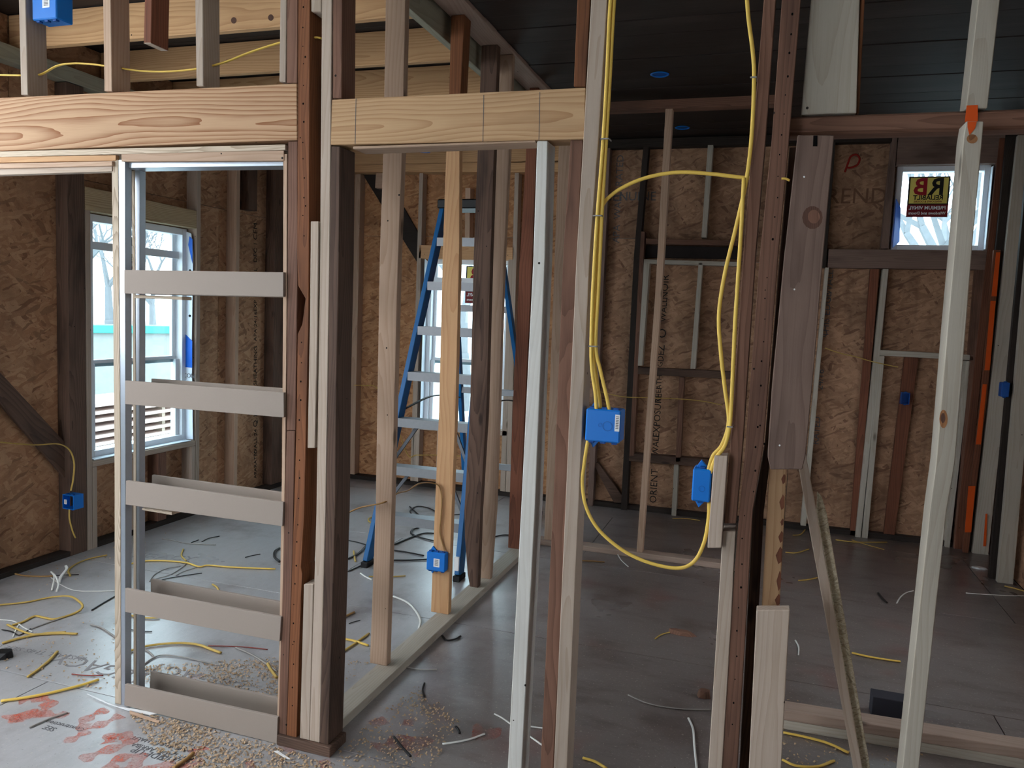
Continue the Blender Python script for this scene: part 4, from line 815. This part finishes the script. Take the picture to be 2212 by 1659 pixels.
for k in range(7):
    t = (0.29+0.288*k)/2.235; a, b = FL.lerp(TL_, t), FR.lerp(TR_, t)
    multibox('step', [(a.x+0.014, b.x-0.014, a.y-0.045, a.y+0.045, a.z-0.004, a.z+0.004), (a.x+0.014, b.x-0.014, a.y-0.047, a.y-0.043, a.z-0.05, a.z+0.004), (a.x+0.014, b.x-0.014, a.y+0.041, a.y+0.045, a.z-0.03, a.z-0.004)], ALU, lad)
for k in range(3):
    t = (0.36+0.6*k)/2.2; a, b = RL.lerp(RTL, t), RR.lerp(RTR, t)
    beam('rear_brace', a, b, 0.045, 0.03, ALU, lad, 0.002)
for k in (0, 1, 2):
    t = (0.29+0.288*k)/2.235; a, b = FL.lerp(TL_, t), FR.lerp(TR_, t); t2 = t-0.20/2.235*1.3
    if t2 > 0.02:
        a2, b2 = FL.lerp(TL_, t2), FR.lerp(TR_, t2)
        beam('knee_brace', a.lerp(b, 0.28)+Vector((0, 0.03, -0.02)), a2+Vector((0.015, 0.03, 0)), 0.02, 0.012, BRACE, lad); beam('knee_brace', a.lerp(b, 0.72)+Vector((0, 0.03, -0.02)), b2+Vector((-0.015, 0.03, 0)), 0.02, 0.012, BRACE, lad)
t = 0.40
for a, b, c, d in ((FL, TL_, RL, RTL), (FR, TR_, RR, RTR)):
    p, q = a.lerp(b, t), c.lerp(d, t); tube('spreader', [p+Vector((0.0, 0.05, 0.02)), p.lerp(q, 0.5)+Vector((0, 0, 0.07)), q+Vector((0, -0.03, 0.02))], 0.012, BLACK, lad, 0.4)
box('top_cap', TL_.x-0.03, TR_.x+0.03, 4.74, 4.96, 2.215, 2.275, BLACK, 'x', lad, 0.008)
box('label', FR.x-0.012, FR.x+0.014, 4.125, 4.139, 0.07, 0.15, LABEL, 'z', lad, 0)

# ------------------------------------------------------------------ cable scraps and litter on the floor
SG = 'cable scraps on the floor'
def scrap(label, pts, r, mat, flat=0.7, lift=None, group=SG):
    zz = r*flat+0.0015
    o = tube('cable_scrap', [SZ(x, y, (zz if len(q) == 0 else zz+q[0])) for x, y, *q in pts], r, mat, None, flat, 6, 6)
    return tag(o, label, 'cable scrap', group)
scrap('thick yellow scrap lying nearest the orange paint', [(2, 1514), (60, 1506), (120, 1494), (175, 1480), (213, 1468)], 0.0075, YELLOW)
scrap('short pale yellow scrap above the thick yellow scrap', [(60, 1462), (85, 1444), (108, 1425), (124, 1407)], 0.0065, YELLOW_OLD)
scrap('thin grey splinter on the orange letters', [(64, 1571), (105, 1553), (146, 1539)], 0.004, GREY_WIRE)
scrap('thin reddish wire below the printed word', [(155, 1456), (185, 1459), (223, 1459)], 0.003, RED_WIRE)
scrap('yellow hairpin loop of cable at the picture edge', [(-20, 1308), (5, 1306), (60, 1300), (110, 1290), (150, 1288, .02), (172, 1300, .03), (178, 1312, .02), (160, 1325), (120, 1337), (95, 1334), (75, 1331), (50, 1343), (27, 1350)], 0.006, YELLOW_OLD)
scrap('brown and grey wire trailing below the hairpin loop', [(68, 1358), (100, 1346), (130, 1336), (175, 1318)], 0.004, GREY_WIRE)
scrap('double yellow scrap pointing at the pocket frame, upper one', [(16, 1349), (40, 1360), (70, 1370), (105, 1367), (142, 1365)], 0.006, YELLOW_OLD)
scrap('double yellow scrap pointing at the pocket frame, lower one', [(5, 1389), (40, 1379), (80, 1371), (130, 1368), (167, 1369)], 0.0075, YELLOW_OLD)
scrap('white wire crossing the double yellow scraps', [(-5, 1338), (30, 1342), (50, 1355), (70, 1365)], 0.0035, WHITE_WIRE)
scrap('black wire bent beside the double yellow scraps', [(4, 1360), (25, 1364), (40, 1372), (55, 1365), (66, 1358)], 0.0035, BLACK_WIRE)
scrap('white stripped wire end below the double yellow scraps', [(28, 1376), (34, 1362), (42, 1348), (60, 1335)], 0.003, WHITE_WIRE)
scrap('yellow scrap curving up beside the outer wall', [(152, 1244), (148, 1233), (158, 1222), (180, 1211), (205, 1204), (231, 1199)], 0.006, YELLOW_OLD)
scrap('long brown yellow scrap along the outer wall', [(4, 1231), (25, 1237), (50, 1243), (85, 1245), (115, 1244)], 0.006, TAN)
scrap('black wire tip by the long brown yellow scrap', [(115, 1244), (140, 1242), (170, 1241)], 0.0035, BLACK_WIRE)
scrap('white wire trailing towards the pocket frame', [(110, 1247), (130, 1262), (160, 1275), (200, 1277), (250, 1276)], 0.003, WHITE_WIRE)
scrap('cluster of white wire ends standing beside the brown scrap', [(112, 1275), (117, 1250, .03), (115, 1240, .05)], 0.0045, WHITE_WIRE)
scrap('bent white wire end in the cluster beside the brown scrap', [(122, 1278), (126, 1262, .02), (120, 1245, .05), (110, 1235, .06)], 0.0045, WHITE_WIRE)
scrap('frayed white strip in the cluster beside the brown scrap', [(128, 1258), (132, 1245, .01), (144, 1230, .03), (142, 1222, .04)], 0.008, WHITE_WIRE)
scrap('black wire by the pocket frame above the third slat', [(198, 1318), (222, 1303), (250, 1287)], 0.004, BLACK_WIRE)
scrap('white and black wire by the pocket frame below the third slat', [(196, 1349), (215, 1354), (232, 1364), (250, 1377)], 0.004, GREY_WIRE)
scrap('long yellow spliced scrap seen through the pocket frame', [(281, 1218), (310, 1212), (350, 1211), (400, 1215), (430, 1224), (450, 1221), (500, 1225), (595, 1229)], 0.0065, YELLOW)
scrap('pale hook shaped scrap above the spliced cable', [(396, 1186), (392, 1200), (402, 1211)], 0.0055, YELLOW_OLD)
scrap('dark wire curving in the upper pocket bay', [(350, 1164), (370, 1166), (400, 1173), (430, 1175), (466, 1177)], 0.004, GREY_WIRE)
scrap('dark wire arc near the far end of the upper pocket bay', [(436, 1170), (450, 1163), (474, 1158)], 0.0035, BLACK_WIRE)
scrap('short dark wire between the two arcs of the upper bay', [(413, 1172), (421, 1169), (429, 1166)], 0.0035, BLACK_WIRE)
scrap('dark wire near the pocket frame end above the floor joint', [(530, 1204), (545, 1200), (562, 1197)], 0.004, BLACK_WIRE)
scrap('bare dark wire fan below the spliced cable, longest', [(330, 1258), (360, 1250), (400, 1243), (436, 1238)], 0.0035, BLACK_WIRE)
scrap('grey wire curling off the fan below the spliced cable', [(323, 1256), (335, 1240), (360, 1228), (390, 1223)], 0.003, GREY_WIRE)
scrap('grey wire in the fan crossing towards the splice', [(330, 1252), (365, 1242), (390, 1228), (408, 1212)], 0.003, GREY_WIRE)
scrap('grey wire in the fan nearest the splice', [(380, 1243), (395, 1235), (425, 1225)], 0.003, GREY_WIRE)
scrap('pale curved stub near the fourth slat', [(459, 1262), (468, 1268), (472, 1276), (470, 1284)], 0.006, YELLOW_OLD)
scrap('yellow scrap half hidden behind the fourth slat', [(283, 1329), (300, 1333), (325, 1335), (345, 1334)], 0.0065, YELLOW_OLD)
scrap('dark wire half hidden behind the steel uprights', [(278, 1359), (300, 1363), (328, 1364)], 0.0035, BLACK_WIRE)
scrap('thick yellow arc in the lowest pocket bay', [(278, 1407), (310, 1397), (350, 1391), (395, 1389), (430, 1393), (455, 1402), (477, 1410)], 0.0075, YELLOW_OLD)
scrap('red wire running from the yellow arc', [(450, 1395), (500, 1396), (545, 1399), (578, 1403)], 0.003, RED_WIRE)
scrap('grey twisted wires crossing the lowest pocket bay', [(309, 1436), (333, 1420), (355, 1415), (400, 1420), (440, 1429), (478, 1438)], 0.004, GREY_WIRE)
scrap('grey wire making a fork in the lowest pocket bay', [(310, 1402), (322, 1408), (333, 1419)], 0.0035, GREY_WIRE)
scrap('pair of grey wires sweeping to the pocket frame end', [(510, 1399), (540, 1412), (570, 1430), (598, 1450)], 0.005, GREY_WIRE)
scrap('yellow scrap end by the pocket frame upright', [(578, 1433), (585, 1446), (598, 1464)], 0.007, YELLOW_OLD)
scrap('white hooked scrap on the sawdust behind the lowest slat', [(524, 1506), (525, 1496), (522, 1490, .01)], 0.004, WHITE_WIRE)
# behind the doorway
BG = 'black cords round the ladder foot'
scrap('black cord from the door post to the ladder foot', [(752, 1207), (775, 1195), (790, 1180), (798, 1168)], 0.007, BLACK_WIRE, group=BG)
scrap('black cord low beside the door post', [(752, 1234), (775, 1224), (788, 1216), (800, 1210)], 0.005, BLACK_WIRE, group=BG)
scrap('black cord crossing under the door post edge to the ladder', [(752, 1167), (775, 1172), (795, 1178), (815, 1182)], 0.005, BLACK_WIRE, group=BG)
scrap('black cord straight under the small labelled box', [(850, 1210), (885, 1210), (925, 1208)], 0.007, BLACK_WIRE, group=BG)
scrap('black cord pointing at the small labelled box', [(852, 1189), (880, 1193), (915, 1200)], 0.007, BLACK_WIRE, group=BG)
scrap('black cord rising to the honey stud from the first stud', [(852, 1176), (890, 1160), (915, 1152), (940, 1152)], 0.007, BLACK_WIRE, group=BG)
scrap('black cord coil looped behind the honey stud', [(940, 1169), (905, 1160), (888, 1152), (893, 1143), (905, 1140)], 0.007, BLACK_WIRE, group=BG)
scrap('black cord tangle behind the lowest ladder step', [(885, 1094), (900, 1108), (920, 1125), (900, 1118), (886, 1105), (900, 1094), (925, 1097), (945, 1107)], 0.006, BLACK_WIRE, group=BG)
scrap('black cord between the two dark studs', [(1065, 1160), (1085, 1156), (1105, 1156)], 0.007, BLACK_WIRE, group=BG)
scrap('black cord by the blue ladder foot', [(978, 1112), (995, 1111), (1010, 1113)], 0.005, BLACK_WIRE, group=BG)
scrap('dark coil of cord at the pocket frame end', [(604, 1184), (594, 1191), (593, 1203), (604, 1213)], 0.008, BLACK_WIRE, group=BG)
scrap('white cable curving out from behind the sole plate', [(850, 1288), (878, 1300), (897, 1318), (908, 1340), (905, 1358)], 0.0065, WHITE_WIRE)
scrap('yellow scrap crossing by the door post', [(738, 1379), (765, 1384), (795, 1394)], 0.007, YELLOW)
scrap('pale yellow scrap crossing over by the door post', [(738, 1409), (765, 1391), (797, 1368)], 0.006, YELLOW_OLD)
scrap('brown scrap end sticking out from the door post', [(742, 1333), (755, 1327), (765, 1322)], 0.007, TAN)
scrap('pale yellow scrap in front of the ladder foot', [(797, 1245), (830, 1246), (876, 1244)], 0.005, YELLOW_OLD)
scrap('white strip end in front of the ladder foot', [(779, 1238), (790, 1246), (803, 1252)], 0.006, WHITE_WIRE)
scrap('yellow ring end behind the first stud', [(812, 1115), (798, 1119), (797, 1126), (808, 1131)], 0.006, YELLOW_OLD)
scrap('pale stub standing near the ladder foot', [(764, 1190), (766, 1203), (768, 1213)], 0.006, YELLOW_OLD)
scrap('dark twig shape near the door post foot', [(754, 1347), (765, 1343), (778, 1340)], 0.003, BLACK_WIRE)
# dim rooms
scrap('white wire near the sole plate in the dim room', [(877, 1441), (905, 1446), (944, 1446)], 0.004, WHITE_WIRE)
scrap('white bent wire on the near floor of the doorway', [(956, 1607), (990, 1602), (1020, 1595), (1047, 1585)], 0.0045, WHITE_WIRE)
scrap('black scrap on the near floor of the doorway', [(850, 1591), (867, 1612), (887, 1634)], 0.005, BLACK_WIRE)
scrap('white wire sticking out beside the white trimmer', [(1068, 1542), (1085, 1551), (1105, 1565)], 0.004, WHITE_WIRE)
scrap('white wire between trimmer and reddish stud', [(1144, 1569), (1158, 1571), (1174, 1573)], 0.004, WHITE_WIRE)
scrap('white wire pair low between trimmer and reddish stud', [(1144, 1590), (1158, 1600), (1172, 1610)], 0.004, WHITE_WIRE)
scrap('dark curl of debris by the sole plate', [(955, 1373), (965, 1383), (985, 1380), (995, 1374)], 0.006, BLACK_WIRE)
scrap('short black scrap in the doorway room', [(984, 1569), (990, 1576), (993, 1584)], 0.005, BLACK_WIRE)
scrap('black curl hanging near the dim floor joint', [(917, 1475), (913, 1490), (917, 1505)], 0.004, BLACK_WIRE)
scrap('yellow scrap at the foot of the cable stud', [(1259, 1637), (1285, 1645), (1310, 1660)], 0.006, YELLOW)
scrap('orange brown scrap behind the cable stud', [(1256, 1211), (1280, 1212), (1306, 1214)], 0.006, TAN)
scrap('white wire under the hanging yellow loop', [(1334, 1197), (1342, 1210), (1357, 1224)], 0.004, WHITE_WIRE)
scrap('tan wire by the dark chip in the dim room', [(1415, 1380), (1430, 1370), (1455, 1364)], 0.004, YELLOW_OLD)
scrap('long grey wire in front of the pale stud foot', [(1357, 1501), (1390, 1516), (1430, 1526), (1480, 1532), (1535, 1533)], 0.004, GREY_WIRE)
scrap('white wire standing up from the floor near the pale stud', [(1487, 1551), (1497, 1575), (1500, 1610), (1505, 1659)], 0.0045, WHITE_WIRE)
scrap('yellow scrap thin under the single blue box', [(1453, 1120), (1480, 1120), (1512, 1124)], 0.005, YELLOW_OLD)
scrap('yellow scrap curving at the short wide board', [(1692, 1582), (1740, 1592), (1790, 1606), (1833, 1626)], 0.0065, YELLOW)
scrap('yellow scrap curling at the bottom edge', [(1690, 1641), (1720, 1654), (1765, 1656), (1802, 1643)], 0.006, YELLOW)
scrap('yellow scrap with a small nail beside the leaning boards', [(1840, 1410), (1875, 1418), (1910, 1424), (1945, 1429)], 0.0065, YELLOW)
scrap('yellow scrap beside the bark streaked post', [(1697, 1193), (1720, 1194), (1747, 1186)], 0.006, YELLOW_OLD)
scrap('yellow scrap peeping out behind the leaning boards', [(1725, 1254), (1745, 1252), (1765, 1248)], 0.006, YELLOW_OLD)
scrap('yellow crossed scraps by the rear wall, long one', [(1805, 1166), (1850, 1171), (1916, 1171)], 0.006, YELLOW_OLD)
scrap('yellow crossed scraps by the rear wall, slanted one', [(1840, 1166), (1870, 1176), (1910, 1187)], 0.004, YELLOW_OLD)
scrap('yellow scrap curling at the rear wall stud foot', [(1713, 1156), (1730, 1154), (1742, 1140)], 0.005, YELLOW_OLD)
scrap('white curved wire on the dark floor by the long stud', [(1937, 1303), (1945, 1290), (1958, 1280), (1973, 1276)], 0.004, WHITE_WIRE)
scrap('yellow scrap at the feet of the end wall studs', [(2170, 1266), (2195, 1272), (2225, 1280)], 0.006, YELLOW_OLD)
scrap('white wire on the floor by the end wall studs', [(2087, 1281), (2130, 1284), (2180, 1287), (2225, 1287)], 0.004, WHITE_WIRE)
scrap('white wire stub on the dim floor between posts', [(1718, 1383), (1725, 1397), (1725, 1415)], 0.004, WHITE_WIRE)
scrap('dark stick on the floor between leaning boards and long stud', [(1897, 1281), (1906, 1292), (1916, 1302)], 0.006, BLACK_WIRE)
scrap('orange brown scrap at the bottom edge on the printed floor', [(375, 1659), (395, 1645), (410, 1634), (417, 1626)], 0.0075, TAN)
def chip(name, label, px, py_, w_, d_, h_, mat, rot=0.0, cat='scrap'):
    c = SZ(px, py_, 0); bm_v = []
    n = 7
    for z, s in ((0, 1.0), (h_, 0.8)):
        for k in range(n):
            a = 2*math.pi*k/n+rot; j = 0.8+0.35*random.random()
            bm_v.append((math.cos(a)*w_/2*s*j, math.sin(a)*d_/2*s*j, z))
    f = [list(range(n)), list(range(2*n-1, n-1, -1))]+[[k, (k+1) % n, n+(k+1) % n, n+k] for k in range(n)]
    return tag(mesh_obj(name, bm_v, f, mat, Matrix.Translation(c), None, 0.002), label, cat)
chip('wood_chip', 'brown bark chip on the dim floor near the pale stud', 1470, 1370, 0.15, 0.045, 0.02, BROWN, 0.2)
chip('wood_chip', 'brown chip by the foot of the pale stud', 1520, 1505, 0.06, 0.05, 0.03, BROWN, 0.5)
chip('paper_scrap', 'white paper scrap by the end wall studs', 2115, 1228, 0.10, 0.06, 0.01, LABEL, 0.9, 'paper')
chip('paper_scrap', 'white paper scrap behind the outermost end wall stud', 2196, 1228, 0.09, 0.05, 0.012, LABEL, 0.1, 'paper')
chip('rubble', 'pale lump of rubble at the rear wall by the first stud', 795, 1030, 0.14, 0.08, 0.07, ROCK, 0.3, 'rubble')
chip('rubble', 'smaller tan lump of rubble at the rear wall', 748, 1026, 0.2, 0.08, 0.05, ROCK, 1.1, 'rubble')
chip('rag', 'black rag at the picture edge by the jamb stud', 8, 1420, 0.08, 0.07, 0.03, BLACK, 0.4, 'rag')
o = prism('paper_strip', [SZ(x, y, 0.003) for x, y in ((188, 1500), (212, 1512), (255, 1528), (300, 1535), (338, 1543), (325, 1546), (275, 1535), (235, 1522))], (0, 0, 0.004), LABEL, 'x', None, 0); tag(o, 'torn white paper strip under the pocket frame corner', 'paper')
o = prism('paper_scrap', [SZ(x, y, 0.003) for x, y in ((592, 1624), (600, 1623), (627, 1641), (620, 1640))], (0, 0, 0.003), LABEL, 'x', None, 0); tag(o, 'small white paper sliver on the sawdust', 'paper')
o = prism('wood_splinter', [SZ(x, y, 0.003) for x, y in ((280, 1538), (345, 1560), (343, 1563), (280, 1543))], (0, 0, 0.006), PINE_P, 'x', None, 0); tag(o, 'thin wood splinter beside the torn paper strip', 'splinter')

# shavings: nobody could count them
def shavings(name, spots, seed):
    rnd = random.Random(seed); verts, faces = [], []
    for (poly, cnt) in spots:
        P3 = [SZ(x, y, 0) for x, y in poly]; x0, x1 = min(p.x for p in P3), max(p.x for p in P3); y0, y1 = min(p.y for p in P3), max(p.y for p in P3)
        k = 0
        while k < cnt:
            x, y = rnd.uniform(x0, x1), rnd.uniform(y0, y1)
            ins = False; j = len(P3)-1
            for i in range(len(P3)):
                a, b = P3[i], P3[j]
                if (a.y > y) != (b.y > y) and x < (b.x-a.x)*(y-a.y)/(b.y-a.y)+a.x: ins = not ins
                j = i
            k += 1
            if -1.57 < x < -1.335 and 2.28 < y < 5.2: continue
            if not ins or rnd.random() > 0.35+0.65*mnoise.noise(Vector((x*6, y*6, seed)))+0.3: continue
            s = rnd.uniform(0.002, 0.0075); a = rnd.uniform(0, 6.28); wd = s*rnd.uniform(0.3, 0.6); c, sn = math.cos(a), math.sin(a)
            b = len(verts); z = 0.001
            for u, zz in ((-s, rnd.uniform(0, .003)), (0, rnd.uniform(.003, .006)), (s, rnd.uniform(0, .004))):
                for vv in (-wd, wd): verts.append((x+c*u-sn*vv, y+sn*u+c*vv, z+zz))
            faces += [(b, b+1, b+3, b+2), (b+2, b+3, b+5, b+4)]
    return mesh_obj(name, verts, faces, DRYWALLDUST, Matrix.Identity(4), None)
o = shavings('sawdust_shavings', [([(270, 1530), (600, 1612), (720, 1650), (760, 1700), (400, 1700), (320, 1600)], 5200), ([(310, 1440), (600, 1420), (605, 1530), (400, 1500), (300, 1470)], 3500), ([(700, 1640), (900, 1480), (1000, 1560), (900, 1700), (720, 1700)], 1200),
    ([(740, 1430), (800, 1400), (860, 1440), (760, 1540)], 400), ([(150, 1110), (420, 1110), (200, 1260), (20, 1290)], 500), ([(1680, 1500), (2000, 1590), (2000, 1700), (1680, 1700)], 500), ([(0, 1380), (250, 1330), (250, 1500), (0, 1460)], 500), ([(960, 1300), (1110, 1200), (1110, 1230), (980, 1330)], 300)], 3)
tag(o, 'pale sawdust shavings scattered over the floor', 'sawdust', None, 'stuff')

# writing and paint on the floor panels
def ftext(body, px, py_, size, px2, py2, mat=PRINT_F):
    a, b = SZ(px, py_, 0.0008), SZ(px2, py2, 0.0008); x = (b-a).normalized(); y = Vector((0, 0, 1)).cross(x)
    return text('lettering', body, size, axes_W(x, y, a), mat, floor, ext=0.0002)
ftext('THIS', 368, 1640, 0.042, 340, 1632); ftext('SIDE UP', 322, 1628, 0.042, 290, 1619); ftext('ESTE LADO ARRIBA', 350, 1624, 0.030, 320, 1616); ftext('COTE VERS LE HAUT', 356, 1608, 0.030, 320, 1600)
ftext('LEGACY', 215, 1441, 0.13, 170, 1430, PRINT_S); ftext('Construction', 140, 1567, 0.032, 110, 1560); ftext('SEE', 108, 1573, 0.036, 98, 1570); ftext('LEGACY', 420, 1462, 0.13, 370, 1450, PRINT_S); ftext('INSTALL THIS SIDE UP', 80, 1408, 0.05, 40, 1402, PRINT_S); ftext('LEGACY', 345, 1203, 0.12, 390, 1206, PRINT_S)
def stroke(pts, w_, mat=SPRAY):
    P3 = catmull([SZ(x, y, 0.0009) for x, y in pts], 6); verts, faces = [], []
    for i, p in enumerate(P3):
        d = (P3[min(i+1, len(P3)-1)]-P3[max(i-1, 0)]).normalized(); nrm = Vector((-d.y, d.x, 0)); ww = w_*(0.8+0.4*math.sin(i*0.9))/2
        verts += [p-nrm*ww, p+nrm*ww]
        if i: b = 2*i; faces.append((b-2, b-1, b+1, b))
    W = Matrix.Translation(P3[0]); return mesh_obj('paint_mark', [v-P3[0] for v in verts], faces, mat, W, floor)
stroke([(20, 1553), (60, 1548), (95, 1533), (104, 1515), (75, 1508), (40, 1514)], 0.06); stroke([(20, 1556), (45, 1545), (72, 1548)], 0.09); stroke([(85, 1540), (120, 1545), (150, 1542)], 0.05)
stroke([(232, 1532), (200, 1545), (178, 1562), (190, 1572), (225, 1562), (262, 1545)], 0.05); stroke([(190, 1578), (165, 1592), (138, 1604)], 0.045)
stroke([(175, 1642), (215, 1625), (265, 1610), (283, 1595), (265, 1588), (238, 1592), (235, 1605)], 0.055); stroke([(235, 1665), (245, 1645), (285, 1632), (305, 1640), (285, 1655), (250, 1668)], 0.05); stroke([(310, 1668), (345, 1652), (385, 1655), (440, 1642)], 0.05); stroke([(410, 1628), (432, 1618), (440, 1612)], 0.05)
stroke([(530, 1656), (550, 1652)], 0.06, SPRAY_FAINT); stroke([(690, 1652), (715, 1648)], 0.06, SPRAY_FAINT); stroke([(600, 1614), (640, 1620)], 0.04, SPRAY_FAINT)
stroke([(815, 1620), (840, 1610), (890, 1598), (905, 1610), (880, 1620)], 0.10, SPRAY_FAINT); stroke([(1020, 1580), (1050, 1582), (1075, 1592)], 0.10, SPRAY_FAINT); stroke([(800, 1565), (835, 1555)], 0.06, SPRAY_FAINT); stroke([(870, 1560), (895, 1562)], 0.05, SPRAY_FAINT); stroke([(405, 1462), (430, 1465)], 0.06, SPRAY_FAINT)

# ------------------------------------------------------------------ outdoors, seen through the windows
def tree(label, base, h, seed):
    rnd = random.Random(seed); e = empty('bare_tree', base, label, 'tree')
    verts, faces = [], []; segs = []
    def grow(p, d, L, r, depth):
        q = p+d*L; segs.append((p, q, r, r*0.7))
        if depth == 0: return
        for _ in range(rnd.choice((2, 3)) if depth < 5 else 2):
            nd = (d+Vector((rnd.uniform(-.75, .75), rnd.uniform(-.75, .75), rnd.uniform(-.15, .45)))).normalized()
            grow(q, nd, L*rnd.uniform(.62, .85), r*0.62, depth-1)
    grow(Vector(base)+Vector((0, 0, h*0.13)), Vector((rnd.uniform(-.15, .15), rnd.uniform(-.15, .15), 1)).normalized(), h*0.12, h*0.014, 7)
    for p, q, r0, r1 in segs:
        d = (q-p).normalized(); u = d.orthogonal().normalized(); v = d.cross(u); b = len(verts)
        for c, r in ((p, r0), (q, r1)):
            for k in range(4): verts.append(c+(u*math.cos(k*math.pi/2)+v*math.sin(k*math.pi/2))*r-Vector(base))
        faces += [[b+k, b+(k+1) % 4, b+4+(k+1) % 4, b+4+k] for k in range(4)]
    br = mesh_obj('branches', verts, faces, TREEBARK, Matrix.Translation(Vector(base)), e); br['kind'] = 'stuff'
    tube('trunk', [Vector(base)-Vector((0, 0, .2)), Vector(base)+Vector((0.05, 0.02, h*0.07)), Vector(base)+Vector((0, 0, h*0.14))], h*0.02, TREEBARK, e, taper=0.8)
TG = 'bare trees outside the windows'
for i, (bx_, by_, h, lb) in enumerate(((-15.6, 14.6, 9, 'forked bare tree framed by the window behind the pocket frame'), (-21, 21, 10, 'bare tree behind the forked one outside the pocket frame window'), (-17, 18.6, 8, 'slender bare tree in the right part of the pocket frame window'), (-19.5, 20.6, 9, 'bare tree between the forked and slender ones outside the pocket frame window'),
        (-9.6, 24, 13, 'bare tree outside the window behind the ladder'), (-6.3, 16, 9, 'twiggy bare tree low in the ladder window'), (2.9, 15, 12, 'bare tree outside the small high window'), (2.0, 12.5, 10, 'twiggy bare tree low in the small high window'), (3.3, 18, 13, 'thin bare tree at the edge of the small high window'))):
    tree(lb, (bx_, by_, -0.6), h, 11+i*5)
sh = empty('long_shed', (-13, 12.5, -0.6), 'long low shed with teal roof edge beyond the window', 'shed')
v0, v1 = Vector((-14.4, 9.0, 0)), Vector((-11.6, 16.5, 0)); dv = (v1-v0).normalized(); nv = Vector((-dv.y, dv.x, 0))
prism('wall', [v0+Vector((0, 0, -0.6)), v1+Vector((0, 0, -0.6)), v1+Vector((0, 0, .83)), v0+Vector((0, 0, .83))], nv*0.5, SIDING, 'z', sh, 0)
prism('roof_edge', [v0-nv*0.1+Vector((0, 0, .82)), v1-nv*0.1+Vector((0, 0, .82)), v1-nv*0.1+Vector((0, 0, .98)), v0-nv*0.1+Vector((0, 0, .98))], nv*0.7, TEAL, 'z', sh, 0.01)
PG = 'boards stacked outside the pocket frame window'
OUTW = wood('outdoor_board', (206, 184, 176), (166, 130, 118), 0.5, 12, 0, 0, 0.3)
for k, nm in enumerate(('lowest', 'second lowest', 'third from the ground', 'fourth from the ground', 'fifth from the ground', 'third from the top', 'second from the top', 'topmost')):
    j = 0.05*math.sin(k*2.1)
    o = box('stacked_board', -9.0+j, -8.2+j*0.6, 7.4+j*2, 11.2-j*3, -0.6+0.105*k, -0.555+0.105*k, OUTW, 'y'); tag(o, nm+' board of the weathered pile outside the pocket frame window', 'board', PG)
    if k < 7: multibox('spacer', [(-8.9, -8.25, yy, yy+0.06, -0.555+0.105*k, -0.495+0.105*k) for yy in (7.9, 9.2, 10.6)], PINE_W, o)
o = beam('white_plank', (-4.9, 4.95, -0.08), (-7.6, 7.0, 0.0), 0.22, 0.03, PINE_G, None, 0.001, (0, 0, 1)); tag(o, 'pale plank lying on the deck below the pocket frame window', 'plank')
dk = tag(box('deck_outside', -5.6, XL-0.07, 2.0, 7.5, -0.6, -0.1, plain('pale_deck', (190, 206, 204), 0.8, 0.2, 0, 0.2, 5), 'y'), 'pale deck outside the pocket frame window', 'deck')
